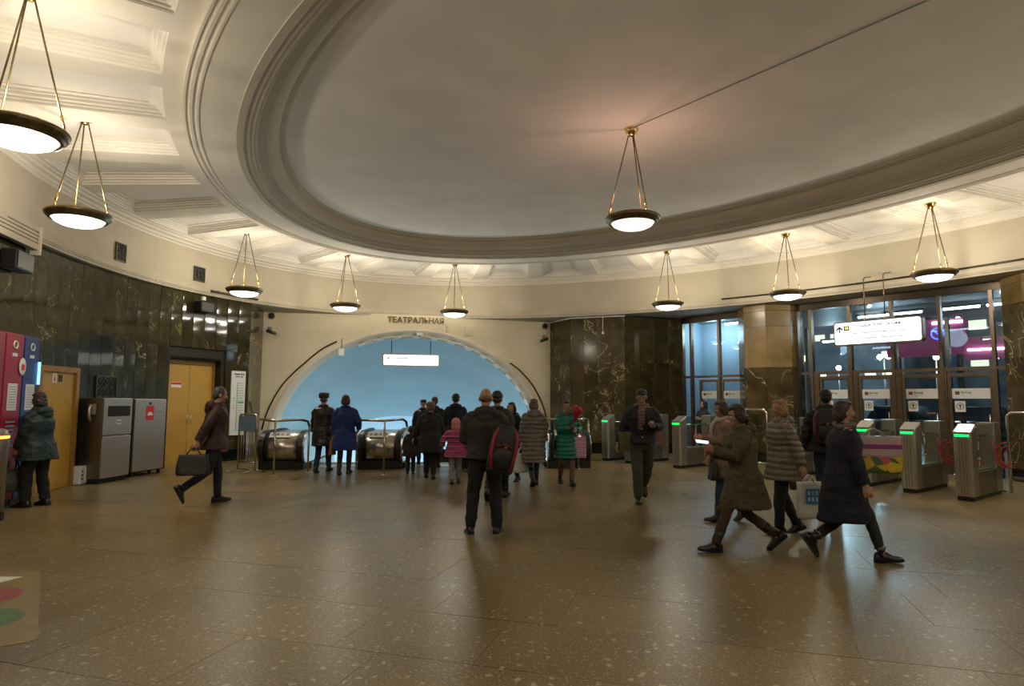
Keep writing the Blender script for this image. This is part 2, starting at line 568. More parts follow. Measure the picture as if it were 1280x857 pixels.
def phi_at(s):
    s %= PER
    lo, hi = 0, 4000
    while hi - lo > 1:
        m = (lo + hi) // 2
        if ss[m] <= s: lo = m
        else: hi = m
    return tt[lo] + (tt[hi] - tt[lo]) * (s - ss[lo]) / max(1e-9, ss[hi] - ss[lo])


STEP = PER / 36.0
S0 = 12.13
ZB = 5.41
DI, DO = -1.03, 1.13
coffers = []
for k in range(36):
    s = S0 + k * STEP
    coffers.append((phi_at(s - 0.56), phi_at(s), phi_at(s + 0.56)))


def OFF(d, t, z):
    return EL(LA + d, LB + d, t, z)


bm = B()      # the plate of beams with a hole for every coffer


def strip(d0, d1, t0, t1, n):
    if t1 < t0: t1 += 2 * PI
    r0 = [bm.verts.new(OFF(d0, t0 + (t1 - t0) * k / n, ZB)) for k in range(n + 1)]
    r1 = [bm.verts.new(OFF(d1, t0 + (t1 - t0) * k / n, ZB)) for k in range(n + 1)]
    for k in range(n): bm.faces.new((r0[k], r0[k + 1], r1[k + 1], r1[k]))


def plate_band(t0, t1, n, inner=True):
    if t1 < t0: t1 += 2 * PI
    for k in range(n):
        a, b = t0 + (t1 - t0) * k / n, t0 + (t1 - t0) * (k + 1) / n
        p = [EL(FL[0] - 0.03, FL[1] - 0.03, a, ZB), EL(FL[0] - 0.03, FL[1] - 0.03, b, ZB), OFF(DI, b, ZB), OFF(DI, a, ZB)]
        bm.faces.new([bm.verts.new(q) for q in p])
        p = [OFF(DO, a, ZB), OFF(DO, b, ZB), OFF(DO + 0.45, b, ZB), OFF(DO + 0.45, a, ZB)]
        bm.faces.new([bm.verts.new(q) for q in p])


for k in range(36):
    t0, tc, t1 = coffers[k]
    nt0 = coffers[(k + 1) % 36][0]
    plate_band(t0, t1, 5)
    plate_band(t1, nt0, 2)
    strip(DI, DO, t1, nt0, 2)
obj('beams', bm, M['ceil'], ceiling)


def coffer_mesh(t0, t1):
    if t1 < t0: t1 += 2 * PI
    # inset steps (metres in from the opening, height)
    steps = [(0.0, ZB), (0.0, ZB + 0.03), (0.035, ZB + 0.035), (0.035, ZB + 0.06), (0.08, ZB + 0.07), (0.085, ZB + 0.10), (0.12, ZB + 0.105),
             (0.125, ZB + 0.13), (0.20, ZB + 0.135), (0.20, ZB + 0.15)]
    b = B(); n = 5
    w = 1.12
    loops = []
    for ins, z in steps:
        f = ins / w
        a0 = t0 + (t1 - t0) * f; a1 = t1 - (t1 - t0) * f
        lp = [OFF(DI + ins, a0 + (a1 - a0) * k / n, z) for k in range(n + 1)] + [OFF(DO - ins, a1 + (a0 - a1) * k / n, z) for k in range(n + 1)]
        loops.append([b.verts.new(p) for p in lp])
    for l0, l1 in zip(loops, loops[1:]):
        m = len(l0)
        for k in range(m): b.faces.new((l0[k], l0[(k + 1) % m], l1[(k + 1) % m], l1[k]))
    l = loops[-1]
    for k in range(n): b.faces.new((l[k], l[k + 1], l[2 * n + 1 - k - 1], l[2 * n + 1 - k]))
    return b


for k in range(36):
    obj('coffer', coffer_mesh(coffers[k][0], coffers[k][2]), M['coffer'], ceiling)

FA_, FB_ = 11.894, 8.514
# cornice between the coffers and the frieze, the frieze, and the ledge at its foot
cor = [(LA + DO + 0.06, LB + DO + 0.03, ZB - 0.004), (LA + DO + 0.09, LB + DO + 0.06, ZB - 0.03), (LA + DO + 0.17, LB + DO + 0.10, ZB - 0.04), (LA + DO + 0.19, LB + DO + 0.12, ZB - 0.075),
       (LA + DO + 0.32, LB + DO + 0.155, ZB - 0.085), (LA + DO + 0.36, LB + DO + 0.175, ZB - 0.125), (11.894 - 0.05, 8.514 - 0.03, ZB - 0.135), (11.894 - 0.035, 8.514 - 0.025, ZB - 0.165), (11.894, 8.514, ZB - 0.175)]
obj('cornice', ring_mesh(cor), M['ceil'], ceiling)
wall_frieze = obj('trim_1', ring_mesh([(FA_, FB_, ZB - 0.175), (FA_, FB_, 4.9), (FA_, FB_, 4.6), (FA_, FB_, 4.37)]), M['frieze'])
tag(wall_frieze, kind='structure')
ledge = [(FA_, FB_, 4.372), (FA_ - 0.012, FB_ - 0.012, 4.368), (FA_ - 0.012, FB_ - 0.012, 4.345), (FA_ - 0.055, FB_ - 0.055, 4.335), (FA_ - 0.055, FB_ - 0.055, 4.265), (FA_ - 0.04, FB_ - 0.04, 4.258), (FA_ - 0.04, FB_ - 0.04, 4.235),
         (FA_ - 0.02, FB_ - 0.02, 4.23), (FA_ - 0.02, FB_ - 0.02, 4.19), (FA_ + 0.1, FB_ + 0.1, 4.19), (FA_ + 6.0, FB_ + 6.0, 4.19)]
tag(obj('trim_2', ring_mesh(ledge), M['frieze']), kind='structure')
# roof slab that closes the hall above
tag(obj('ceiling_slab', ring_mesh([(0.01, 0.01, 6.1), (FA_ + 6, FB_ + 6, 6.1), (FA_ + 6, FB_ + 6, 4.19)], n=96), M['mortar'], ceiling), kind='structure')

# ---------------------------------------------------------------- marble wall on the left
WA, WB = 12.0, 8.62


def arc_pos(a, b, t):
    x, y = EL(a, b, t)
    t2 = t + 1e-3
    x2, y2 = EL(a, b, t2)
    return Vector((x, y)), nrm(Vector((x2 - x, y2 - y, 0)))


wall_left = tag(empty('wall_left'), kind='structure')
T_CORNER, T_DD0, T_DD1, T_END = R(-165.4), R(-160.1), R(-150.4), R(-110)
# mortar bed behind the slabs (with the recess of the double door left open)
bm = B()


def wall_band(bm, t0, t1, z0, z1, a=WA + 0.03, b=WB + 0.03, n=24):
    r = [[bm.verts.new(EL(a, b, t0 + (t1 - t0) * k / n, z)) for k in range(n + 1)] for z in (z0, z1)]
    for k in range(n): bm.faces.new((r[0][k], r[0][k + 1], r[1][k + 1], r[1][k]))


wall_band(bm, T_CORNER, T_DD0, -0.05, 4.25, n=8)
wall_band(bm, T_DD0, T_DD1, 2.62, 4.25, n=10)
wall_band(bm, T_DD1, T_END, -0.05, 4.25, n=36)
obj('bed', bm, M['mortar'], wall_left)


def panel_mesh(wd, ht, th=0.03):
    b = B()
    box(b, (0, 0, 0), (wd - 0.004, th, ht - 0.004), bevel=0.003)
    return b


panel_cache = {}


def panel(parent, p, tang, z0, z1, wd, mat, tilt=0.5, name='panel'):
    key = (round(wd, 2), round(z1 - z0, 2), mat.name)
    if key not in panel_cache:
        o = obj(name, panel_mesh(wd, z1 - z0), mat, parent); panel_cache[key] = o
    else:
        o = share(name, panel_cache[key], parent)
    a = math.atan2(tang.y, tang.x)
    o.location = (p.x, p.y, (z0 + z1) / 2)
    o.rotation_euler = (R(rnd.uniform(-tilt, tilt)) * 0.6, 0, a + R(rnd.uniform(-tilt, tilt)))
    return o


# walk along the wall in equal steps
def walk(t0, t1, step):
    out = []; t = t0; sgn = 1 if t1 > t0 else -1
    while (t1 - t) * sgn > 0:
        h = math.hypot(WA * math.sin(t), WB * math.cos(t)); dt = step / h
        out.append(t + sgn * dt / 2); t += sgn * dt
    return out


ROWS = [(0.30, 1.55), (1.55, 2.85), (2.85, 4.20)]
for t in walk(T_CORNER, R(-112), 0.352):
    p, tg = arc_pos(WA, WB, t)
    for z0, z1 in ROWS:
        if T_DD0 - 0.008 < t < T_DD1 + 0.008:
            if z1 < 2.7: continue
            if z0 < 2.62: continue
        panel(wall_left, p, tg, z0, z1, 0.352, M['marble'], 0.55)
for t in walk(T_CORNER, R(-112), 0.70):
    if T_DD0 - 0.03 < t < T_DD1 + 0.02: continue
    p, tg = arc_pos(WA - 0.015, WB - 0.015, t)
    panel(wall_left, p, tg, 0.0, 0.30, 0.705, M['black_marble'], 0.1, 'plinth_slab')
# return at the corner beside the arch
cx0 = Vector(EL(WA, WB, T_CORNER)); cx1 = Vector((-7.37, 18.58))
dv = cx1 - cx0
for k in range(3):
    p = cx0 + dv * ((k + 0.5) / 3); 
    for z0, z1 in ROWS:
        panel(wall_left, p, Vector((dv.x, dv.y, 0)).normalized(), z0, z1, dv.length / 3, M['marble2'], 0.15)
    panel(wall_left, p, Vector((dv.x, dv.y, 0)).normalized(), 0, 0.3, dv.length / 3, M['black_marble'], 0.1, 'plinth_slab')
# plain far end of the same wall behind the viewer, out of the picture
bm = B()
wall_band(bm, R(-114), R(62), -0.05, 4.25, a=WA + 0.35, b=WB + 0.35, n=60)
tag(obj('wall_back', bm, M['marble']), kind='structure')

# ---------------------------------------------------------------- wall with the arch
W0 = Vector((-7.37, 18.58)); AX = Vector((0.96827, 0.24991)); BX = Vector((-0.24991, 0.96827)); WL = 8.923
AC, AZ = 4.47, 0.2


def AW(a, d, z):
    p = W0 + AX * a + BX * d
    return (p.x, p.y, z)


def arch_pt(ra, rz, t, d):
    return AW(AC + ra * math.cos(t), d, AZ + rz * math.sin(t))


wall_arch = tag(empty('wall_arch'), kind='structure')
NT = 48
t_lo = -0.35
th = [t_lo + (PI - 2 * t_lo) * k / NT for k in range(NT + 1)]
bm = B()
inn = [bm.verts.new(arch_pt(4.25, 3.58, t, 0)) for t in th]
out = []
for t in th:
    c, s = math.cos(t), math.sin(t)
    a = AC + 9 * c; z = AZ + 9 * s
    k = 1.0
    if c > 0: k = min(k, (WL + 0.05 - AC) / (9 * c))
    if c < 0: k = min(k, (AC + 0.05) / (-9 * c))
    if s > 0: k = min(k, (4.25 - AZ) / (9 * s))
    if s < 0: k = min(k, (AZ + 2.5) / (-9 * s))
    out.append(bm.verts.new(AW(AC + 9 * c * k, 0, AZ + 9 * s * k)))
for k in range(NT): bm.faces.new((inn[k], inn[k + 1], out[k + 1], out[k]))
# corner fillers
for ax_, t_c in ((WL + 0.05, None), (-0.05, None)):
    bm.faces.new([bm.verts.new(AW(ax_, 0.001, z)) if q == 0 else bm.verts.new(AW(ax_ - math.copysign(2.2, ax_ - 4), 0.001, z)) for q, z in ((0, 4.25), (1, 4.25), (0, 2.6))])
obj('plaster', bm, M['archwall'], wall_arch)
arch_rings = [(4.28, 3.61, -0.02), (4.25, 3.58, -0.05), (4.20, 3.54, -0.05), (4.17, 3.51, 0.0), (4.14, 3.49, 0.02), (4.06, 3.42, 0.25), (4.03, 3.395, 0.30), (4.03, 3.395, 0.9)]
bm = B()
rows = [[bm.verts.new(arch_pt(a, z, t, d)) for t in th] for a, z, d in arch_rings]
for r0, r1 in zip(rows, rows[1:]):
    for k in range(NT):
        f = bm.faces.new((r0[k], r0[k + 1], r1[k + 1], r1[k])); f.smooth = True
obj('arch_moulding', bm, M['arch'], wall_arch)

# ---------------------------------------------------------------- escalator tunnel behind the arch
tunnel = tag(empty('wall_tunnel'), kind='structure')
SL = math.tan(R(30))
bm = B()
tv = [-0.9 + (PI + 1.8) * k / 56 for k in range(57)]
rows = []
for d in (0.35, 0.9, 2.0, 3.5, 5.4):
    rows.append([bm.verts.new(arch_pt(4.03, 3.395, t, d)[:2] + (AZ + 3.395 * math.sin(t) - max(0, d - 0.9) * SL - (0 if d < 0.6 else 0.02),)) for t in tv])
for r0, r1 in zip(rows, rows[1:]):
    for k in range(56):
        f = bm.faces.new((r0[k], r0[k + 1], r1[k + 1], r1[k])); f.smooth = True
obj('vault', bm, M['tunnel'], tunnel)
# second, lower and brighter vault beyond the first
bm = B(); rows = []
for d in (5.4, 5.41, 8.0, 14.0, 24.0):
    g_ = 1.0 if d < 5.405 else 1.10
    rows.append([bm.verts.new(arch_pt(4.03 * g_, 3.395, t, d)[:2] + (AZ + 3.395 * g_ * math.sin(t) - (d - 0.9) * SL,)) for t in tv])
for r0, r1 in zip(rows, rows[1:]):
    for k in range(56):
        f = bm.faces.new((r0[k], r0[k + 1], r1[k + 1], r1[k])); f.smooth = True
bm.faces.new([v for v in rows[-1]])
obj('lower_vault', bm, M['tunnel_white'], tunnel)
# side walls of the pit under the hall floor
bm = B()
for x0, y0, x1, y1 in ((-5.85, 15.2, -7.0, 20.0), (2.0, 16.0, 1.3, 22.0)):
    r = [bm.verts.new(p) for p in ((x0, y0, -0.02), (x1, y1, -0.02), (x1, y1, -4.5), (x0, y0, -4.5))]
    bm.faces.new(r)
obj('pit_wall', bm, M['tunnel_white'], tunnel)
# cool lamps of the escalator shaft
for a, d, z, e in ((2.2, 1.2, -0.6, 38), (6.7, 1.2, -0.6, 38), (4.47, 4.2, -1.9, 60), (2.5, 8.0, -3.6, 150), (6.5, 8.0, -3.6, 150), (4.5, 14, -6.5, 150)):
    ld = bpy.data.lights.new('shaft_lamp', 'POINT'); ld.energy = e; ld.color = COOL; ld.shadow_soft_size = 0.25
    lo = bpy.data.objects.new('shaft_lamp', ld); COL.objects.link(lo); lo.location = AW(a, d, z)

# ---------------------------------------------------------------- marble pier right of the arch
wall_right = tag(empty('wall_right'), kind='structure')
pts = [Vector((1.27, 20.81)), Vector((1.84, 19.75)), Vector((3.42, 19.10)), Vector((5.60, 20.20))]
pts[-1] = Vector(UV(-6.05, 9.3))
bm = B()
prism(bm, [(p.x, p.y) for p in pts] + [(pts[-1].x + 0.6, pts[-1].y + 1.5), (1.5, 23)], 0, 4.2)
# shrink the core a little behind the slabs
bmesh.ops.translate(bm, verts=bm.verts, vec=(0.03, 0.05, 0))
obj('core', bm, M['mortar'], wall_right)
for i, (nP, m_) in enumerate(((2, M['marble2']), (4, M['marble2']), (4, M['marble']))):
    a_, b_ = pts[i], pts[i + 1]; dv = b_ - a_; tg = Vector((dv.x, dv.y, 0)).normalized()
    for k in range(nP):
        p = a_ + dv * ((k + 0.5) / nP)
        for z0, z1 in ((0.32, 1.5), (1.5, 2.75), (2.75, 4.13)):
            panel(wall_right, p, tg, z0, z1, dv.length / nP, m_, 0.12)
        panel(wall_right, p + Vector((tg.y, -tg.x)) * 0.01, tg, 0.0, 0.32, dv.length / nP, M['black_marble'], 0.05, 'plinth_slab')
bm = B()
tube(bm, [(p.x + 0.0, p.y - 0.03, 4.165) for p in pts[:3]], 0.022, n=6)
obj('top_bead', bm, M['white'], wall_right)


def octo(u, v, r, name, tan=2.5):
    root = tag(empty(name), kind='structure')
    bm = B()
    side = 2 * r * math.tan(PI / 8)
    prism(bm, [(UV(u, v)[0] + (r - 0.03) / math.cos(PI / 8) * math.cos(ANG + PI / 8 + k * PI / 4), UV(u, v)[1] + (r - 0.03) / math.cos(PI / 8) * math.sin(ANG + PI / 8 + k * PI / 4)) for k in range(8)], 0, 4.2)
    obj('core', bm, M['mortar'], root)
    c = Vector(UV(u, v))
    for k in range(8):
        a = ANG + k * PI / 4
        nv = Vector((math.cos(a), math.sin(a))); 
        p = c + nv * (r - 0.015); tg = Vector((-nv.y, nv.x, 0))
        if nv.y > 0.75: continue
        for z0, z1, m_ in ((0.25, 1.4, M['marble2']), (1.4, 2.5, M['marble2']), (2.5, 3.60, M['tanmarble'] if tan < 3 else M['marble2']), (3.60, 4.02, M['tanmarble']), (4.02, 4.19, M['tanmarble'])):
            panel(root, p, tg, z0, z1, side, m_, 0.05)
        panel(root, p + nv * 0.012, tg, 0.0, 0.25, side + 0.01, M['black_marble'], 0.02, 'plinth_slab')
    return root


octo(-3.12, 9.35, 0.78, 'wall_pillar')
octo(3.02, 9.35, 0.78, 'wall_pier', 3.6)
# beyond the right pier the wall simply goes on
bm = B()
for u0, u1 in ((3.7, 11.0),):
    a_, b_ = UV(u0, 9.35), UV(u1, 6.0)
    r = [bm.verts.new((a_[0], a_[1], z)) for z in (0, 4.2)] + [bm.verts.new((b_[0], b_[1], z)) for z in (4.2, 0)]
    bm.faces.new(r)
tag(obj('wall_end', bm, M['marble2']), kind='structure')
# ---------------------------------------------------------------- pendant lamps
def pendant(name, drop, opal):
    root = empty(name)
    bm = B(); lathe(bm, [(0.315, -0.03), (0.32, -0.05), (0.335, -0.060), (0.358, -0.05), (0.362, -0.032), (0.385, -0.022), (0.405, 0.005), (0.412, 0.03), (0.40, 0.046), (0.37, 0.05), (0.35, 0.066), (0.315, 0.066), (0.315, 0.03), (0.315, -0.03)], n=48)
    obj('rim', bm, M['bronze'], root)
    bm = B(); lathe(bm, [(0.322, -0.035), (0.29, -0.082), (0.22, -0.118), (0.12, -0.142), (0.0, -0.15)], n=32)
    obj('bowl', bm, opal, root)
    bm = B(); lathe(bm, [(0.0, 0.0), (0.105, 0.0), (0.105, -0.018), (0.085, -0.035), (0.09, -0.055), (0.06, -0.075), (0.05, -0.105), (0.0, -0.11)], c=(0, 0, drop), n=24)
    obj('ceiling_rose', bm, M['brass'], root)
    for k in range(3):
        a = R(25 + 120 * k)
        p = Vector((0.345 * math.cos(a), 0.345 * math.sin(a), 0.13)); q = Vector((0.045 * math.cos(a), 0.045 * math.sin(a), drop - 0.10))
        bm = B(); tube(bm, [p, q], 0.0095, n=6)
        r = obj('rod', bm, M['bronze'], root)
        bm = B(); tube(bm, [p + (p - q) * 0.0, p + (q - p) * 0.10], 0.014, n=6)
        tube(bm, [(p.x, p.y, 0.125), (p.x * 1.03, p.y * 1.03, 0.09), (p.x, p.y, 0.055)], 0.010, n=5)
        obj('hook', bm, M['brass'], r)
    return root


def lamp_light(x, y, z, e, col, down=LAMP_DOWN):
    ld = bpy.data.lights.new('lamp_bulb', 'POINT'); ld.energy = e; ld.color = col; ld.shadow_soft_size = 0.05
    lo = bpy.data.objects.new('lamp_bulb', ld); COL.objects.link(lo); lo.location = (x, y, z)
    ad = bpy.data.lights.new('bowl_light', 'AREA'); ad.shape = 'DISK'; ad.size = 0.36; ad.energy = down; ad.color = (1.0, 0.93, 0.82) if down > 10 else (1.0, 0.82, 0.70)
    ao = bpy.data.objects.new('bowl_light', ad); COL.objects.link(ao); ao.location = (x, y, z - 0.13 - 0.154)


ZL = 4.12
FIELD = ZB + 0.15
proto = pendant('pendant_lamp', FIELD - ZL, M['opal'])
lamps = [(-98.3, 'pendant bowl lamp cut off by the top left corner of the photo'),
         (-114.8, 'pendant bowl lamp over the heater, second lamp from the left wall end'),
         (-154.8, 'pendant bowl lamp hanging before the corner right of the ochre double door'),
         (-178.6, 'pendant bowl lamp hanging before the left half of the arch'),
         (156.6, 'pendant bowl lamp hanging just right of the gilt station name'),
         (115.2, 'pendant bowl lamp left of the octagonal pillar, before the narrow glass bay'),
         (97.7, 'pendant bowl lamp hanging in front of the octagonal pillar'),
         (80.6, 'pendant bowl lamp above the lit exit sign and glass doors')]
hidden = [S0 + 2 * STEP * k for k in range(11, 18)]
SPOTS = [(-4.70, 5.82), (-6.04, 8.62), (-6.25, 14.60), (-4.52, 17.0), (-1.67, 18.14), (4.10, 16.50), (6.50, 14.77), (8.38, 12.39)]
for i, (t, lab) in enumerate(lamps):
    o = proto if i == 0 else copy_tree(proto)
    x, y = SPOTS[i]; o.location = (x, y, ZL); o.rotation_euler = (0, 0, rnd.uniform(-0.5, 0.5))
    tag(o, lab, 'lamp', 'bowl lamps of the coffered ring')
    lamp_light(x, y, ZL + 0.13, LAMP_UP, LAMP_RGB)
for s in hidden:                                  # the ring closes behind the viewer
    o = copy_tree(proto)
    x, y = EL(LA, LB, phi_at(s)); o.location = (x, y, ZL)
    tag(o, 'pendant bowl lamp of the coffered ring on the near side, beyond the frame', 'lamp', 'bowl lamps of the coffered ring')
    lamp_light(x, y, ZL + 0.13, LAMP_UP, LAMP_RGB)
oc = pendant('pendant_lamp', 5.72 - 4.30, M['opal_c'])
oc.location = (CX, CY, 4.30); oc.rotation_euler = (0, 0, 0.5)
tag(oc, 'dimmer pinkish bowl lamp hanging from the middle of the smooth ceiling disc', 'lamp')
lamp_light(CX, CY, 4.43, LAMP_UP * 0.32, (1.0, 0.58, 0.44), 5.0)

# ---------------------------------------------------------------- text
_fonts = {}


def text_mesh(body, size, bold=False, extrude=0.0, align='CENTER'):
    cu = bpy.data.curves.new('t', 'FONT'); cu.body = body; cu.size = size; cu.extrude = extrude
    cu.align_x = align; cu.align_y = 'CENTER'; cu.resolution_u = 2
    if bold: cu.offset = size * 0.012
    o = bpy.data.objects.new('t', cu); COL.objects.link(o)
    dg = bpy.context.evaluated_depsgraph_get()
    me = bpy.data.meshes.new_from_object(o.evaluated_get(dg))
    bpy.data.objects.remove(o, do_unlink=True); bpy.data.curves.remove(cu)
    return me


def text(name, body, size, mat, parent, Mx, bold=False, extrude=0.001, align='CENTER'):
    me = text_mesh(body, size, bold, extrude, align); me.materials.clear(); me.materials.append(mat)
    o = bpy.data.objects.new(name, me); COL.objects.link(o); o.parent = parent; o.matrix_local = Mx
    if ' ' in body: o['kind'] = 'stuff'
    return o


def facing(p, normal, right=None):
    """matrix whose local z looks along normal, local y is up: for text and flat signs"""
    n = nrm(normal); up = Vector((0, 0, 1)); x = up.cross(n).normalized(); y = n.cross(x)
    m = Matrix((x, y, n)).transposed().to_4x4(); m.translation = Vector(p)
    return m


def plate(name, wd, ht, th, mat, parent, Mx, bevel=0.0, seg=3):
    """flat plate with rounded corners in the local xy plane, front at z = th/2"""
    bm = B()
    if bevel > 0:
        ptsp = []
        for cx_, cy_, a0 in ((wd / 2 - bevel, ht / 2 - bevel, 0), (-wd / 2 + bevel, ht / 2 - bevel, 90), (-wd / 2 + bevel, -ht / 2 + bevel, 180), (wd / 2 - bevel, -ht / 2 + bevel, 270)):
            for k in range(seg + 1):
                a = R(a0 + 90 * k / seg); ptsp.append((cx_ + bevel * math.cos(a), cy_ + bevel * math.sin(a)))
        prism(bm, ptsp, -th / 2, th / 2)
    else: box(bm, (0, 0, 0), (wd, ht, th))
    o = obj(name, bm, mat, parent); o.matrix_local = Mx
    return o


def T(x, y, z): return Matrix.Translation((x, y, z))


# ---------------------------------------------------------------- glass wall on the right
GV = 9.3
GX = Matrix(((E1.x, NV.x, 0, CX), (E1.y, NV.y, 0, CY), (0, 0, 1, 0), (0, 0, 0, 1)))     # local (u, v, z)


def groot(name, u=0.0):
    o = empty(name); o.matrix_world = GX @ T(u, GV, 0); o['kind'] = 'structure'
    return o


def gbox(name, parent, u0, u1, z0, z1, d=0.10, v=0.0, mat=None):
    bm = B(); box(bm, ((u0 + u1) / 2, v, (z0 + z1) / 2), (u1 - u0, d, z1 - z0))
    return obj(name, bm, mat, parent)


ZT, ZG = 2.33, 4.0
FRONT = facing((0, 0, 0), (0, -1, 0))          # local -v looks into the hall; x = +u


def glazing(root, mulls, top=ZG):
    gbox('header', root, mulls[0], mulls[-1], top, 4.19, 0.16, 0.02, M['alu_dark'])
    for u in mulls: gbox('mullion', root, u - 0.035, u + 0.035, 0, top, 0.13, 0, M['alu'])
    for a, b in zip(mulls, mulls[1:]):
        gbox('transom', root, a + 0.035, b - 0.035, ZT - 0.035, ZT + 0.035, 0.10, 0, M['alu'])
        gbox('pane', root, a + 0.035, b - 0.035, ZT + 0.035, top, 0.012, 0.0, M['glass'])


def glass_door(n, root_u, u0, u1, sticker=True):
    r = groot('door_%d' % n, (u0 + u1) / 2)
    w_ = u1 - u0; h = 2.24; f = 0.075
    gbox('stile', r, -w_ / 2, -w_ / 2 + f, 0.02, h, 0.06, 0, M['alu'])
    gbox('stile', r, w_ / 2 - f, w_ / 2, 0.02, h, 0.06, 0, M['alu'])
    gbox('top_rail', r, -w_ / 2 + f, w_ / 2 - f, h - f, h, 0.06, 0, M['alu'])
    gbox('bottom_rail', r, -w_ / 2 + f, w_ / 2 - f, 0.02, 0.18, 0.06, 0, M['alu'])
    gbox('pane', r, -w_ / 2 + f, w_ / 2 - f, 0.18, h - f, 0.012, 0, M['glass'])
    bm = B(); tube(bm, [(w_ / 2 - f - 0.02, -0.07, 0.9), (w_ / 2 - f - 0.02, -0.07, 1.35)], 0.014, n=6)
    for z in (0.95, 1.3): tube(bm, [(w_ / 2 - f - 0.02, -0.07, z), (w_ / 2 - f - 0.02, -0.02, z)], 0.009, n=5)
    obj('handle', bm, M['chrome'], r)
    gw = w_ - 2 * f
    b = plate('name_band', gw, 0.225, 0.006, M['paper'], r, T(0, -0.012, 1.785) @ FRONT)
    s = plate('exit_mark', 0.085, 0.075, 0.004, M['brownmark'], b, T(-gw / 2 + 0.10, 0.012, 0.004))
    text('lettering', 'Выход', 0.062, M['ink'], b, T(-gw / 2 + 0.165, 0.022, 0.004), True, align='LEFT')
    text('lettering', 'Exit', 0.036, M['ink_soft'], b, T(-gw / 2 + 0.165, -0.035, 0.004), align='LEFT')
    if sticker:
        st = plate('arrow_sticker', 0.20, 0.24, 0.004, M['paper'], r, T(-w_ / 2 + f + 0.14, -0.012, 1.50) @ FRONT)
        bm = B()
        for a0, a1 in ((0, 2 * PI),):
            n_ = 28
            ring = [[bm.verts.new((rr * math.cos(2 * PI * k / n_), rr * math.sin(2 * PI * k / n_) + 0.005, 0.003)) for k in range(n_)] for rr in (0.062, 0.074)]
            for k in range(n_): bm.faces.new((ring[0][k], ring[0][(k + 1) % n_], ring[1][(k + 1) % n_], ring[1][k]))
        box(bm, (0, -0.012, 0.003), (0.018, 0.075, 0.001))
        bm.faces.new([bm.verts.new(p) for p in ((-0.036, 0.012, 0.003), (-0.024, 0.0, 0.003), (0, 0.026, 0.003), (0.024, 0.0, 0.003), (0.036, 0.012, 0.003), (0, 0.052, 0.003))])
        obj('arrow', bm, M['ink'], st)
    return r


M['brownmark'] = simple('brown_exit_mark', (0.16, 0.07, 0.02), 0.5)
wr = groot('window_1')
glazing(wr, [-2.30, -1.93, -0.95, 0.02, 1.02, 2.00, 2.24])
gbox('pane', wr, -2.265, -1.965, 0.02, ZT - 0.035, 0.012, 0, M['glass'])
gbox('pane', wr, 2.035, 2.205, 0.02, ZT - 0.035, 0.012, 0, M['glass'])
for a, b in ((-1.895, -1.76), (-0.985, -0.98), (-0.915, -0.80), (0.055, 0.17), (1.055, 1.10)):
    gbox('jamb', wr, a, b, 0, ZT - 0.035, 0.09, 0, M['alu'])
for i, (a, b) in enumerate(((-1.75, -0.985), (-0.795, -0.015), (0.175, 0.985), (1.105, 1.965))):
    glass_door(i + 1, 0, a, b)
wl_ = groot('window_2')
glazing(wl_, [-6.00, -5.68, -4.70, -3.85])
gbox('pane', wl_, -5.965, -5.715, 0.02, ZT - 0.035, 0.012, 0, M['glass'])
gbox('jamb', wl_, -5.645, -5.42, 0, ZT - 0.035, 0.02, 0, M['glass'])
glass_door(5, 0, -5.41, -4.74, False)
glass_door(6, 0, -4.66, -3.95, False)

# ---------------------------------------------------------------- the vestibule and the street beyond the glass
out_root = tag(empty('vestibule_shell'), kind='structure')
M['cool_wall'] = plaster('vestibule_wall', (0.50, 0.62, 0.70))
M['night_wall'] = simple('night_facade', (0.16, 0.16, 0.17), 0.8, nscale=0.6, namt=0.5)
M['asphalt'] = simple('wet_asphalt', (0.03, 0.03, 0.035), 0.3)
M['tube'] = emit('fluorescent_tube', (0.80, 0.90, 1.0), 9.0)
M['win_lit'] = emit('lit_window', (1.0, 0.85, 0.55), 1.2)
M['pink'] = emit('lit_pink_hoarding', (0.42, 0.06, 0.15), 0.28)
M['street_glow'] = emit('street_lamp_glow', (0.85, 0.93, 1.0), 12.0)


def uvquad(bm, pts):
    bm.faces.new([bm.verts.new(UV(u, v, z)) for u, v, z in pts])


bm = B(); uvquad(bm, [(-7.6, 10.9, -0.02), (-7.6, 10.9, 4.15), (-5.05, 10.9, 4.15), (-5.05, 10.9, -0.02)])
uvquad(bm, [(-6.05, 9.4, -0.02), (-6.05, 9.4, 4.15), (-6.4, 10.9, 4.15), (-6.4, 10.9, -0.02)])
obj('vestibule_side_wall', bm, M['cool_wall'], out_root)
bm = B(); uvquad(bm, [(-7.6, 9.42, 4.16), (8, 9.42, 4.16), (8, 14.5, 4.16), (-7.6, 14.5, 4.16)])
obj('vestibule_ceiling', bm, M['grey'], out_root)
bm = B(); uvquad(bm, [(-14, 9.3, -0.03), (22, 9.3, -0.03), (22, 60, -0.03), (-14, 60, -0.03)])
tag(obj('ground', bm, M['asphalt']), kind='structure')


def tubelamp(u0, u1, v, z, lab):
    r = empty('tube_lamp', UV((u0 + u1) / 2, v, z), ANG)
    L = u1 - u0
    bm = B(); box(bm, (0, 0, 0.05), (L + 0.1, 0.14, 0.06)); obj('housing', bm, M['grey'], r)
    bm = B(); tube(bm, [(-L / 2, 0, 0), (L / 2, 0, 0)], 0.035, n=8); obj('tube', bm, M['tube'], r)
    tag(r, lab, 'lamp')
    return r


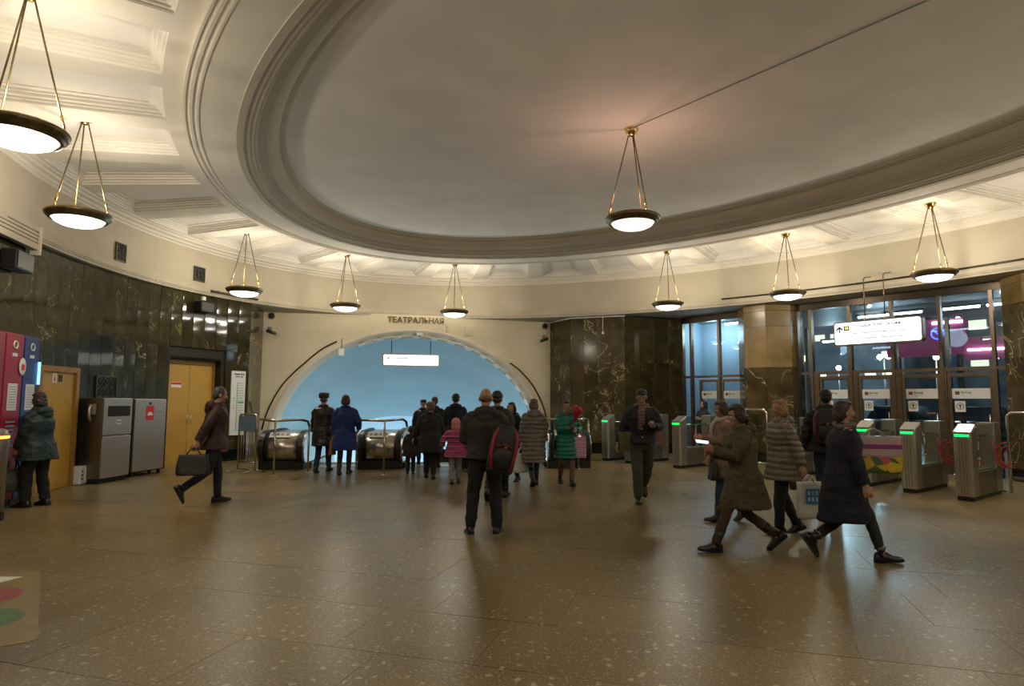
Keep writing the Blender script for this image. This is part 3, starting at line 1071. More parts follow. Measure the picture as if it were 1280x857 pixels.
tubelamp(-1.7, -0.1, 11.6, 3.98, 'white tube lamp on the vestibule ceiling above the lit exit sign')
for k in range(4):
    tubelamp(0.3 + 0.95 * k, 1.1 + 0.95 * k, 11.9, 4.02, ('first', 'second', 'third', 'last')[k] + ' white tube of the row over the right-hand glass doors')
tubelamp(-5.2, -4.4, 10.4, 4.02, 'white tube lamp in the narrow glass bay beside the pillar')
tubelamp(-3.2, -2.4, 12.6, 3.45, 'low white tube lamp seen left of the exit sign through glass')
for u, v, e in ((-5.4, 10.2, 30), (-1.0, 11.6, 18), (1.8, 11.8, 18)):
    ld = bpy.data.lights.new('vestibule_lamp', 'POINT'); ld.energy = e; ld.color = (0.6, 0.82, 1.0); ld.shadow_soft_size = 0.3
    lo = bpy.data.objects.new('vestibule_lamp', ld); COL.objects.link(lo); lo.location = UV(u, v, 3.7)

# outer glazing of the vestibule
vg = empty('window_3'); vg.matrix_world = GX @ T(0, 14.4, 0); vg['kind'] = 'structure'
for u in (-4.6, -3.2, -1.8, -0.4, 1.0, 2.4, 3.8): gbox('mullion', vg, u - 0.05, u + 0.05, 0, 4.1, 0.12, 0, M['alu'])
for u in (-4.6, -3.2, -1.8, -0.4, 1.0, 2.4):
    gbox('transom', vg, u + 0.05, u + 1.35, 2.3, 2.38, 0.10, 0, M['alu']); gbox('pane', vg, u + 0.05, u + 1.35, 0.0, 2.3, 0.01, 0, M['glass']); gbox('pane', vg, u + 0.05, u + 1.35, 2.38, 4.1, 0.01, 0, M['glass'])
M['vest_floor'] = simple('vestibule_floor', (0.16, 0.15, 0.13), 0.3, nscale=2)
bm = B(); uvquad(bm, [(-7.6, 9.36, 0.0), (8, 9.36, 0.0), (8, 14.4, 0.0), (-7.6, 14.4, 0.0)]); obj('vestibule_floor', bm, M['vest_floor'], out_root)
# vestibule tubes at their places, street beyond
hoard = tag(empty('red_hoarding'), 'long crimson lit hoarding in the street beyond the glass doors', 'hoarding')
bm = B(); uvbox = lambda bm, u0, u1, v0, v1, z0, z1: box(bm, UV((u0 + u1) / 2, (v0 + v1) / 2, (z0 + z1) / 2), (u1 - u0, v1 - v0, z1 - z0), ANG)
uvbox(bm, -3.4, -1.0, 17.9, 18.3, 3.2, 4.45); obj('panel', bm, M['pink'], hoard)
bm = B(); uvbox(bm, -1.0, 0.9, 17.9, 18.3, 3.0, 3.75); obj('panel', bm, M['pink'], hoard)
bm = B()
for u in (-3.1, -1.2, 0.5): uvbox(bm, u - 0.06, u + 0.06, 18.0, 18.2, 0, 3.3)
obj('posts', bm, M['alu_dark'], hoard)
bm = B(); uvbox(bm, -1.9, -1.0, 17.84, 17.9, 4.28, 4.36); uvbox(bm, -0.9, 0.8, 17.84, 17.9, 3.3, 3.36); obj('light_strip', bm, M['street_glow'], hoard)
bm = B()
c0 = Vector(UV(-1.75, 17.86, 3.95)); ring = []
tube(bm, [c0 + (E1.to_3d() * math.cos(2 * PI * k / 20) + Vector((0, 0, math.sin(2 * PI * k / 20)))) * 0.19 for k in range(20)], 0.022, n=5, closed=True)
tube(bm, [c0 + E1.to_3d() * -0.09 + Vector((0, 0, 0.1)), c0 + E1.to_3d() * 0.09 + Vector((0, 0, -0.1))], 0.02, n=5)
obj('round_emblem', bm, emit('blue_neon', (0.08, 0.16, 1.0), 3.0), hoard)
bld = tag(empty('office_building'), 'dark office building with small lit windows across the night street', 'building')
bm = B(); uvbox(bm, -16, -7.2, 30, 36, 0, 14); obj('wall', bm, M['night_wall'], bld)
bm = B(); uvbox(bm, -7.2, 14, 38, 44, 0, 18); obj('wall', bm, M['night_wall'], bld)
wbm = B(); box(wbm, (0, 0, 0), (0.55, 0.06, 0.35)); w0 = None
for i in range(9):
    for j in range(4):
        if rnd.random() < 0.35: continue
        p = UV(-15.2 + i * 0.9, 29.97, 3.0 + j * 1.15)
        if w0 is None: w0 = obj('window', wbm, M['win_lit'], bld); o = w0
        else: o = share('window', w0, bld)
        o.location = p; o.rotation_euler = (0, 0, ANG)
for i in range(10):
    for j in range(3):
        if rnd.random() < 0.5: continue
        o = share('window', w0, bld); o.location = UV(-6 + i * 1.9, 37.97, 4.0 + j * 2.2); o.rotation_euler = (0, 0, ANG); o.scale = (1.6, 1, 1.6)
sl_labels = ['twin-headed street lamp glowing behind the lit exit sign', 'street lamp with one bright head right of the exit sign', 'street lamp low between the two middle glass doors', 'far street lamp beyond the left pane of the doors']
for (u, v, z, heads), lab in zip(((-5.86, 24, 3.63, 2), (-2.9, 24, 5.06, 1), (-3.79, 24, 3.5, 1), (-7.9, 24, 3.2, 1)), sl_labels):  # lamps added for bright spots taken mostly for reflections in the glass
    r = tag(empty('street_lamp', UV(u, v, 0)), lab, 'street lamp')
    bm = B(); tube(bm, [(0, 0, 0), (0, 0, z - 0.1)], 0.05, n=6); obj('pole', bm, M['alu_dark'], r)
    for h in range(heads):
        bm = B(); ball(bm, (E1.x * (0.18 * (2 * h - 1) if heads == 2 else 0), E1.y * (0.18 * (2 * h - 1) if heads == 2 else 0), z), 0.12, sub=2); obj('lamp_head', bm, M['street_glow'], r)
    ld = bpy.data.lights.new('street_light', 'POINT'); ld.energy = 420; ld.color = (0.75, 0.9, 1.0); ld.shadow_soft_size = 0.2  # light added at the lamp head to brighten the facade
    lo = bpy.data.objects.new('street_light', ld); COL.objects.link(lo); lo.location = UV(u, v - 0.5, z + 0.3)
car_labels = ['parked car with bright headlights seen through the third glass door', 'parked car with bright headlights seen through the rightmost glass door']
for u, lab, c in ((-4.2, car_labels[0], (0.02, 0.02, 0.03)), (-1.6, car_labels[1], (0.05, 0.05, 0.055))):
    r = empty('parked_car', UV(u, 21.2, 0), ANG - PI / 2); tag(r, lab, 'car')
    bm = B(); secs = []
    for x, hw, zb, zt in ((-2.1, 0.75, 0.35, 0.75), (-2.0, 0.85, 0.25, 0.85), (-1.0, 0.88, 0.22, 0.92), (0.9, 0.88, 0.22, 0.95), (1.9, 0.85, 0.25, 0.9), (2.1, 0.75, 0.35, 0.8)):
        secs.append([(x, -hw, zb), (x, hw, zb), (x, hw, zt - 0.15), (x, hw - 0.12, zt), (x, -hw + 0.12, zt), (x, -hw, zt - 0.15)])
    loft(bm, secs); bmesh.ops.translate(bm, verts=bm.verts, vec=(0, 0, 0))
    obj('body', bm, simple('car_paint', c, 0.25), r)
    bm = B(); loft(bm, [[(x, -hw, 0.88), (x, hw, 0.88), (x2, hw - 0.15, 1.42), (x2, -hw + 0.15, 1.42)] for x, x2, hw in ((-1.1, -0.6, 0.8), (1.5, 1.0, 0.8))]); obj('cabin', bm, M['black'], r)
    for sx in (-1.35, 1.35):
        for sy in (-0.8, 0.8):
            bm = B(); tube(bm, [(sx, sy - 0.1, 0.31), (sx, sy + 0.1, 0.31)], 0.31, n=14); obj('wheel', bm, M['rubber'], r)
    for sy in (-0.6, 0.6):
        bm = B(); ball(bm, (2.08, sy, 0.66), (0.06, 0.13, 0.09)); obj('headlight', bm, M['street_glow'], r)

# ---------------------------------------------------------------- frames on the oval wall
def wframe(tdeg, z, off=0.02, a=WA, b=WB):
    """matrix on the wall: local x to the viewer's right, y up, z into the hall"""
    p, tg = arc_pos(a, b, R(tdeg))
    n = Vector((-tg.y, tg.x, 0))
    if (Vector((CX, CY, 0)) - p.to_3d()).dot(n) < 0: n = -n
    return facing((p.x + n.x * off, p.y + n.y * off, z), n)


def root_at(name, mx):
    o = empty(name); o.matrix_world = mx
    return o


def pbox(name, parent, c, s, mat, bevel=0.0):
    bm = B(); box(bm, c, s, bevel=bevel); return obj(name, bm, mat, parent)


# ochre single door
d7 = tag(root_at('door_7', wframe(-130.2, 0.0, 0.03)), kind='structure')
hw, hh = 0.62, 2.17
pbox('jamb', d7, (-hw + 0.05, hh / 2, 0.03), (0.10, hh, 0.12), M['yellow_trim']); pbox('jamb', d7, (hw - 0.05, hh / 2, 0.03), (0.10, hh, 0.12), M['yellow_trim'])
pbox('lintel', d7, (0, hh - 0.05, 0.03), (2 * hw - 0.2, 0.10, 0.12), M['yellow_trim'])
lf = pbox('leaf', d7, (0, (hh - 0.1) / 2, 0.02), (2 * hw - 0.21, hh - 0.11, 0.05), M['yellow'])
pl = plate('notice', 0.13, 0.17, 0.006, M['paper'], d7, T(-0.12, 1.96, 0.05)); pl2 = plate('notice', 0.11, 0.12, 0.006, M['alu_dark'], d7, T(0.06, 1.96, 0.05))
bm = B(); ball(bm, (0, 0.04, 0.005), (0.018, 0.018, 0.003)); box(bm, (0, -0.02, 0.004), (0.05, 0.07, 0.003)); obj('pictogram', bm, M['ink_red'], pl)
bm = B(); tube(bm, [(0.42, 1.0, 0.05), (0.42, 1.0, 0.10), (0.30, 1.0, 0.10)], 0.012, n=6); obj('handle', bm, M['steel'], d7)

# recessed ochre double door
d8 = tag(root_at('door_8', wframe(-155.3, 0.0, -0.20)), kind='structure')
W2 = 1.66
for s in (-1, 1):
    pbox('leaf', d8, (s * 0.365 - 0.03, 1.22, 0.0), (0.72, 2.44, 0.05), M['yellow'])
pbox('frame_post', d8, (0.735, 1.28, 0.01), (0.07, 2.56, 0.08), M['yellow_trim']); pbox('frame_head', d8, (-0.03, 2.50, 0.01), (1.46, 0.10, 0.08), M['yellow_trim'])
pbox('reveal', d8, (-W2 / 2 - 0.02, 1.31, 0.08), (0.06, 2.62, 0.24), M['black_marble']); pbox('reveal', d8, (W2 / 2 - 0.01, 1.31, 0.08), (0.12, 2.62, 0.24), M['black_marble'])
pbox('reveal', d8, (0, 2.59, 0.08), (W2, 0.06, 0.24), M['black_marble']); pbox('back', d8, (0, 1.3, -0.05), (W2, 2.6, 0.02), M['mortar'])
wn = plate('warning_label', 0.30, 0.13, 0.005, M['paper'], d8, T(-0.42, 1.94, 0.03))
plate('red_stripe', 0.29, 0.055, 0.003, M['ink_red'], wn, T(0, 0.03, 0.003))
for s in (-1, 1):
    bm = B(); tube(bm, [(s * 0.06 - 0.03, 1.0, 0.07), (s * 0.06 - 0.03, 1.2, 0.07)], 0.012, n=6); obj('handle', bm, M['steel'], d8)

# heater box beside the ochre door
h = root_at('heater', wframe(-134.5, 0.0, 0.03)); tag(h, 'small white heater box on the floor right of the ochre single door', 'heater')
pbox('case', h, (0, 0.175, 0.10), (0.36, 0.33, 0.18), M['white'], 0.012)
pbox('cover', h, (0.07, 0.175, 0.195), (0.18, 0.27, 0.012), M['paper'], 0.003)
for k in range(3):
    bm = B(); tube(bm, [(-0.12, 0.25 - 0.07 * k, 0.18), (-0.12, 0.25 - 0.07 * k, 0.205)], 0.016, n=8); obj('knob', bm, M['black'], h)


def ornate_grille(mx, wd, ht, label, rows, cols, fm):
    r = root_at('vent_grille', mx); tag(r, label, 'grille')
    bm = B(); box(bm, (0, 0, -0.005), (wd, ht, 0.012)); obj('backing', bm, M['black'], r)
    bm = B()
    for s in (-1, 1):
        box(bm, (s * wd / 2, 0, 0.012), (0.025, ht + 0.025, 0.03)); box(bm, (0, s * ht / 2, 0.012), (wd, 0.025, 0.03))
    obj('frame', bm, fm, r)
    bm = B(); cw, ch = wd / cols, ht / rows
    for i in range(cols):
        for j in range(rows):
            c = Vector((-wd / 2 + (i + 0.5) * cw, -ht / 2 + (j + 0.5) * ch, 0.015))
            rr = min(cw, ch) * 0.42
            tube(bm, [c + Vector((rr * math.cos(k * PI / 5), rr * math.sin(k * PI / 5), 0)) for k in range(10)], 0.008, n=4, closed=True)
            tube(bm, [c + Vector((-cw / 2, -ch / 2, 0)), c + Vector((cw / 2, ch / 2, 0))], 0.007, n=4); tube(bm, [c + Vector((-cw / 2, ch / 2, 0)), c + Vector((cw / 2, -ch / 2, 0))], 0.007, n=4)
    obj('lattice', bm, fm, r)
    return r


M['iron'] = simple('cast_iron', (0.10, 0.10, 0.085), 0.35, 0.8)
ornate_grille(wframe(-138.7, 1.84, 0.03), 0.62, 0.42, 'ornate cast-iron grille in the marble above the metal cabinet with a hatch', 2, 3, M['iron'])
ornate_grille(wframe(-139.2, 4.62, 0.015, FA_, FB_), 0.30, 0.36, 'square black vent grille in the cream frieze, left of the pair', 3, 2, M['iron'])
ornate_grille(wframe(-154.3, 4.66, 0.015, FA_, FB_), 0.32, 0.34, 'square ornamental vent grille in the cream frieze, right of the pair', 3, 3, M['iron'])

# tall metal cabinets
def cab_root(name, fl, fr, depth):
    fl, fr = Vector(fl), Vector(fr); d = fr - fl; wd = d.length; x = d.normalized(); n = Vector((x.y, -x.x))
    o = empty(name); m = facing((0, 0, 0), (n.x, n.y, 0)); m.translation = ((fl.x + fr.x) / 2, (fl.y + fr.y) / 2, 0); o.matrix_world = m
    return o, wd


M['cab'] = steel('cabinet_steel', (0.50, 0.48, 0.44), 0.48)
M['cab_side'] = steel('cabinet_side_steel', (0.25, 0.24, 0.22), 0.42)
c1, wd = cab_root('metal_cabinet', (-7.74, 12.05), (-7.65, 12.82), 0.46)
tag(c1, 'tall grey steel cabinet with a dark screen hatch and a handset on its side', 'cabinet')
pbox('carcass', c1, (0, 0.85, -0.24), (wd, 1.52, 0.44), M['cab_side'], 0.006)
pbox('plinth', c1, (0, 0.045, -0.24), (wd - 0.06, 0.09, 0.40), M['black'])
u_ = pbox('door', c1, (0, 1.255, 0.0), (wd - 0.02, 0.70, 0.03), M['cab'], 0.006); l_ = pbox('door', c1, (0, 0.49, 0.0), (wd - 0.02, 0.78, 0.03), M['cab'], 0.006)
bm = B(); box(bm, (0.02, 1.36, 0.018), (0.58, 0.20, 0.012)); obj('screen_hatch', bm, M['alu_dark'], u_)
plk = plate('label_plate', 0.14, 0.085, 0.006, M['paper'], u_, T(0.02, 1.15, 0.02), 0.01)
for sx in (-0.03, 0.03): pbox('mark', plk, (sx, 0, 0.004), (0.03, 0.03, 0.003), M['ink'])
bm = B(); box(bm, (-wd / 2 - 0.03, 1.40, -0.20), (0.06, 0.20, 0.14), bevel=0.01); obj('side_bracket', bm, M['grey'], c1)
bm = B(); tube(bm, [(-wd / 2 - 0.05, 1.47, -0.2), (-wd / 2 - 0.10, 1.42, -0.2), (-wd / 2 - 0.10, 1.26, -0.2), (-wd / 2 - 0.05, 1.19, -0.2)], 0.028, n=8, round_ends=True); obj('handset', bm, M['steel'], c1)
c2, wd = cab_root('metal_cabinet', (-7.78, 13.12), (-7.60, 13.98), 0.36)
tag(c2, 'plain grey steel cabinet with a red sticker, left of the ochre double door', 'cabinet')
pbox('carcass', c2, (0, 0.85, -0.18), (wd, 1.5, 0.34), M['cab_side'], 0.006)
dr = pbox('door', c2, (0, 0.85, 0.0), (wd - 0.02, 1.48, 0.03), M['cab'], 0.006)
pbox('seam', dr, (0, 1.32, 0.016), (wd - 0.04, 0.008, 0.003), M['grey'])
for sx in (-1, 1):
    for zz in (-0.06, -0.28): pbox('foot', c2, (sx * (wd / 2 - 0.06), 0.05, zz), (0.05, 0.10, 0.05), M['black'])
rs = plate('red_sticker', 0.21, 0.30, 0.004, M['ink_red'], dr, T(-0.03, 1.30, 0.018), 0.02)
bm = B()
ptsn = [(0.075 * math.cos(R(a)), 0.075 * math.sin(R(a)) - 0.05) for a in range(0, 181, 15)]
prism(bm, ptsn, 0.002, 0.004); obj('dome_emblem', bm, M['paper'], rs)
plate('lock', 0.05, 0.05, 0.01, M['black'], dr, T(-0.03, 1.50, 0.02))

# metro line sign on the marble
ls = root_at('route_sign', wframe(-163.3, 1.50, 0.045)); tag(ls, 'tall narrow white route board listing stops, right of the ochre double door', 'sign')
plate('board', 0.43, 1.68, 0.03, M['paper'], ls, T(0, 0, 0), 0.01)
pbox('line', ls, (-0.03, -0.10, 0.017), (0.016, 1.28, 0.003), M['ink_green'])
bm = B()
for k in range(20):
    y = 0.52 - k * 0.065
    box(bm, (0.075 + 0.01 * (k % 3), y, 0.017), (0.14 + 0.02 * (k % 3), 0.014, 0.003)); box(bm, (-0.03, y, 0.018), (0.05, 0.012, 0.003))
for k in (6, 7, 9, 10): box(bm, (-0.12, 0.52 - k * 0.065, 0.017), (0.05, 0.02, 0.003))
obj('stop_names', bm, M['ink_soft'], ls)
pbox('current_stop', ls, (0.085, 0.02, 0.019), (0.17, 0.035, 0.004), M['ink_green'])
bm = B()
for k, (x, wx) in enumerate(((-0.05, 0.17), (0.08, 0.05), (0.145, 0.05))): box(bm, (x, 0.755, 0.017), (wx, 0.03, 0.003))
box(bm, (-0.03, 0.69, 0.017), (0.14, 0.02, 0.003)); box(bm, (0.10, 0.69, 0.017), (0.04, 0.04, 0.003))
obj('heading', bm, M['ink'], ls)

# small fittings high on the wall
def speaker(mx, label, s=(0.42, 0.26, 0.20)):
    r = root_at('loudspeaker', mx); tag(r, label, 'loudspeaker')
    pbox('case', r, (0, 0, s[2] / 2 + 0.03), s, M['black'], 0.015); pbox('grille', r, (0, 0, s[2] + 0.035), (s[0] - 0.05, s[1] - 0.05, 0.01), M['rubber'])
    pbox('bracket', r, (0, 0, 0.01), (0.10, 0.10, 0.06), M['grey'])


speaker(wframe(-155.4, 3.87), 'black loudspeaker on the marble above the ochre double door')
speaker(wframe(-121.4, 3.72), 'black loudspeaker high on the marble at the left edge of the photo', (0.55, 0.30, 0.22))
jb = root_at('junction_box', wframe(-155.7, 4.10, 0.02)); tag(jb, 'small cream junction box under the frieze, above the wall loudspeaker', 'box')
pbox('case', jb, (0, 0, 0.03), (0.12, 0.10, 0.06), M['arch'], 0.006); pbox('lid', jb, (0, 0, 0.062), (0.10, 0.08, 0.008), M['white'])
bd = root_at('cable_trunking', wframe(-122.6, 4.20, 0.10)); tag(bd, 'boxed-out length of grooved trunking under the frieze at the far left', 'trunking')
pbox('channel', bd, (-0.35, 0, 0.02), (1.45, 0.34, 0.10), M['frieze'])
for k in range(4): pbox('groove', bd, (-0.35, 0.12 - 0.06 * k, 0.072), (1.43, 0.014, 0.006), M['alu_dark'])
pbox('end_cap', bd, (0.38, -0.02, 0.03), (0.06, 0.46, 0.14), M['arch'])


def oval_pipe(name, t0, t1, z, rad, off, mat, label, clips=5):
    r = empty(name); tag(r, label, 'pipe')
    p = [EL(FA_ - off, FB_ - off, R(t0 + (t1 - t0) * k / 24), z) for k in range(25)]
    c = Vector(p[0]); r.location = c
    bm = B(); tube(bm, [Vector(q) - c for q in p], rad, n=6); obj('run', bm, mat, r)
    for k in range(clips):
        q = Vector(EL(FA_ - off + 0.02, FB_ - off + 0.02, R(t0 + (t1 - t0) * (k + 0.5) / clips), z)) - c
        bm = B(); box(bm, q, (0.05, 0.05, rad * 2.6), R(t0)); obj('clip', bm, M['grey'], r)


oval_pipe('conduit', 108.5, 62, 4.395, 0.022, 0.03, M['alu_dark'], 'dark conduit running along the frieze ledge above the glass doors', 7)
oval_pipe('conduit', -156.5, -166, 4.30, 0.035, 0.065, M['alu_dark'], 'short dark conduit on the ledge above the corner of the marble wall', 3)

# ---------------------------------------------------------------- vending machines at the left
def kiosk(fl, fr, mat, label, extras):
    o, wd = cab_root('ticket_machine', fl, fr, 0.5); tag(o, label, 'machine')
    H = 2.57
    pbox('cabinet', o, (0, H / 2 + 0.05, -0.27), (wd - 0.01, H - 0.1, 0.54), mat, 0.008)
    pbox('plinth', o, (0, 0.05, -0.28), (wd - 0.04, 0.10, 0.48), M['black'])
    f = pbox('front_panel', o, (0, H / 2 + 0.1, 0.006), (wd - 0.03, H - 0.25, 0.02), mat, 0.004)
    if extras:
        p = plate('notice', 0.25, 0.40, 0.005, M['paper'], f, T(0.0, 1.62, 0.02))
        bm = B()
        for k in range(9): box(bm, (0, 0.15 - 0.038 * k, 0.004), (0.19, 0.010, 0.002))
        obj('print', bm, M['ink_soft'], p)
        bm = B(); box(bm, (0, 2.25, 0.02), (0.13, 0.05, 0.004)); obj('caption', bm, M['paper'], f)
        bm = B(); n_ = 20
        tube(bm, [(0.055 * math.cos(2 * PI * k / n_), 2.40 + 0.055 * math.sin(2 * PI * k / n_), 0.022) for k in range(n_)], 0.012, n=4, closed=True); obj('emblem', bm, M['paper'], f)
        bm = B()
        for k in range(4): box(bm, (0, 1.25 - 0.06 * k, 0.02), (0.26 - 0.03 * k, 0.022, 0.003))
        box(bm, (0, 0.90, 0.02), (0.20, 0.014, 0.003)); obj('lettering', bm, M['ink_soft'], f)
        bm = B(); prism(bm, [(-0.04, 1.0), (0.04, 1.0), (0.04, 0.93), (0, 0.88), (-0.04, 0.93)][::-1], 0.018, 0.023); obj('shield', bm, M['ink_soft'], f)
    return o


kiosk((-7.29, 8.69), (-7.398, 9.19), M['red_dark'], 'dark red ticket machine cut off by the left edge of the photo', False)
kr = kiosk((-7.40, 9.20), (-7.508, 9.69), M['red'], 'tall red ticket machine with a white notice, beside the blue one', True)
kb = kiosk((-7.51, 9.70), (-7.61, 10.15), M['blue'], 'tall blue ticket machine with a white notice, next to the ochre door', True)
bm = B(); ball(bm, (0.21, 2.08, 0.03), (0.10, 0.14, 0.008)); obj('round_badge', bm, M['paper'], kr)
pbox('badge_mark', kr, (0.21, 2.07, 0.04), (0.08, 0.09, 0.006), M['ink_red'])
pbox('light_strip', kb, (0.215, 2.0, 0.03), (0.03, 0.36, 0.03), emit('pale_blue_strip', (0.2, 0.5, 1.0), 1.6))
br = empty('bumper_rail', (-7.28, 9.2, 0)); tag(br, 'low polished bumper rail in front of the red and blue ticket machines', 'rail')
bm = B(); tube(bm, [(0.05, -0.6, 0.25), (-0.20, 0.75, 0.25)], 0.022, n=8, round_ends=True); obj('bar', bm, M['chrome'], br)
for y, x in ((-0.4, 0.015), (0.55, -0.163)):
    bm = B(); tube(bm, [(x, y, 0.25), (x - 0.03, y, 0.0)], 0.018, n=8); obj('post', bm, M['chrome'], br)

# ---------------------------------------------------------------- sticker with line numbers on the floor
st = empty('floor_sticker', (-4.30, 4.85, 0.0012), R(36)); tag(st, 'worn floor sticker with a white arrow and red and green line circles', 'sticker')
M['film'] = simple('sticker_film', (0.19, 0.135, 0.035), 0.45, nscale=6, namt=0.15)
M['film_red'] = simple('worn_red_print', (0.23, 0.035, 0.03), 0.5, nscale=9, namt=0.2); M['film_green'] = simple('worn_green_print', (0.06, 0.13, 0.025), 0.5, nscale=9, namt=0.2)
plate('film', 1.30, 2.15, 0.002, M['film'], st, T(0, 0, 0.001), 0.05)


def disc(name, c, r, mat, parent, z=0.003):
    bm = B(); bm.faces.new([bm.verts.new((c[0] + r * math.cos(2 * PI * k / 32), c[1] + r * math.sin(2 * PI * k / 32), z)) for k in range(32)]); return obj(name, bm, mat, parent)


M['print_white'] = simple('worn_white_print', (0.62, 0.60, 0.52), 0.5)
disc('red_circle', (0.27, 0.31), 0.27, M['film_red'], st); text('digit', '1', 0.40, M['print_white'], st, T(0.22, 0.31, 0.0045), True)
disc('green_circle', (0.30, -0.38), 0.27, M['film_green'], st); text('digit', '2', 0.38, M['print_white'], st, T(0.26, -0.38, 0.0045), True)
bm = B(); prism(bm, [(0.05, 0.80), (0.30, 0.80), (0.30, 0.70), (0.52, 0.86), (0.30, 1.02), (0.30, 0.92), (0.05, 0.92)], 0.003, 0.0045); obj('arrow', bm, M['print_white'], st)
# ---------------------------------------------------------------- escalators
EA = R(5.0); EXD = Vector((math.cos(EA), math.sin(EA), 0)); EYD = Vector((-EXD.y, EXD.x, 0))
EO = Vector((-5.25, 14.52, 0))
PITCHX = 2.22
bal_labels = ['leftmost steel escalator balustrade drum, behind the bent guard rail by the barrier', 'steel escalator balustrade drum right of the woman in blue',
              'steel escalator balustrade drum hidden behind the crowd in the middle', 'rightmost steel escalator balustrade drum behind the woman in green']


def bal_profile(grow=0.0):
    """side outline (y back, z up), going round: drum nose, deck, slope, underside"""
    pts_ = []
    r = 0.355 + grow
    cy, cz = 0.36, 0.475
    for k in range(15):
        a = R(250 - 160 * k / 14)
        pts_.append((cy + r * math.cos(a), cz + r * math.sin(a)))
    pts_ += [(1.9, cz + r), (2.3, cz + r - 0.06), (6.5, cz + r - 0.06 - 4.2 * SL)]
    return pts_, [(6.5, cz - r - 0.5 - 4.2 * SL), (1.9, cz - r)]


def make_balustrade(k):
    root = empty('escalator_balustrade', EO + EXD * (PITCHX * k), EA); tag(root, bal_labels[k], 'escalator', 'balustrades between the escalators')
    wdt = 1.04
    up, lo = bal_profile()
    pr = up + lo
    bm = B(); n = len(pr)
    a = [bm.verts.new((-wdt / 2, y, z)) for y, z in pr]; b = [bm.verts.new((wdt / 2, y, z)) for y, z in pr]
    bm.faces.new(a); bm.faces.new(b[::-1])
    for i in range(n):
        f = bm.faces.new((a[i], a[(i + 1) % n], b[(i + 1) % n], b[i])); f.smooth = i < 15
    obj('cladding', bm, M['steel_h'], root)
    bm = B(); box(bm, (0, 1.05, 0.09), (wdt - 0.03, 1.9, 0.22)); obj('skirting', bm, M['black'], root)
    bm = B(); box(bm, (0, 0.075, 0.31), (wdt - 0.1, 0.02, 0.10), Matrix.Rotation(R(18), 3, 'X')); obj('lower_band', bm, M['steel_dark'], root)
    for s in (-1, 1):
        up2, _ = bal_profile(0.045); bm = B()
        x0, x1 = s * (wdt / 2 - 0.14), s * (wdt / 2 - 0.04)
        up3, _ = bal_profile(0.002)
        rings = [[(x0, y0, z0), (x1, y0, z0), (x1, y1, z1), (x0, y1, z1)] for (y0, z0), (y1, z1) in zip(up3, up2)]
        loft(bm, rings, smooth=False); obj('handrail', bm, M['rubber'], root)
    sp = plate('pictogram_strip', 0.46, 0.16, 0.006, M['paper'], root, T(-0.05, 0.145, 0.785) @ Matrix.Rotation(R(38), 4, 'X'))
    for i in range(4):
        sx = -0.165 + i * 0.11
        bm = B(); tube(bm, [(sx + 0.038 * math.cos(2 * PI * q / 12), 0.02 + 0.038 * math.sin(2 * PI * q / 12), 0.004) for q in range(12)], 0.007, n=4, closed=True)
        obj('mark', bm, M['ink_red'] if i % 2 == 0 else M['ink'], sp)
        bm = B(); box(bm, (sx, 0.02, 0.004), (0.022, 0.045, 0.002)); obj('mark', bm, M['ink'], sp)
    # glass shield that stands up behind the drum
    return root


for k in range(4): make_balustrade(k)

step_labels = ['escalator band of grooved steps under the fur-hatted man and the woman in blue', 'escalator band of grooved steps in the middle of the arch behind the crowd', 'escalator band of grooved steps nearest the marble pier']
stp = None
for k in range(3):
    root = empty('escalator', EO + EXD * (PITCHX * (k + 0.5)), EA); tag(root, step_labels[k], 'escalator', 'escalators under the arch')
    pbox('comb_plate', root, (0, 0.92, -0.01), (1.16, 0.55, 0.03), M['steel'])
    for i in range(13):
        y = 1.39 + 0.405 * i; z = 0.0 if i < 2 else -(i - 1) * 0.235
        if stp is None:
            bm = B(); box(bm, (0, 0, -0.14), (1.02, 0.40, 0.28))
            for q in range(25): box(bm, (-0.49 + q * 0.0408, 0, 0.004), (0.018, 0.39, 0.012))
            stp = obj('step', bm, M['grey'], root); o = stp
        else: o = share('step', stp, root)
        o.location = (0, y, z - 0.02)
    for s in (-1, 1): pbox('skirt', root, (s * 0.555, 1.7, -0.06), (0.06, 2.2, 0.34), M['steel_dark'])


# guard rails in front of the drums
def guard(name, path, posts, label, cat='rail'):
    c = Vector((path[0][0], path[0][1], 0)); r = empty(name, c); tag(r, label, cat)
    bm = B(); tube(bm, [Vector(p) - c for p in path], 0.028, n=8, round_ends=True); obj('top_rail', bm, M['chrome'], r)
    for p in posts:
        bm = B(); tube(bm, [(p[0] - c.x, p[1] - c.y, 0.0), (p[0] - c.x, p[1] - c.y, p[2] if len(p) > 2 else 1.14)], 0.022, n=8)
        lathe(bm, [(0.05, 0.0), (0.05, 0.012), (0.024, 0.02)], c=(p[0] - c.x, p[1] - c.y, 0), n=12); obj('post', bm, M['chrome'], r)
    return r


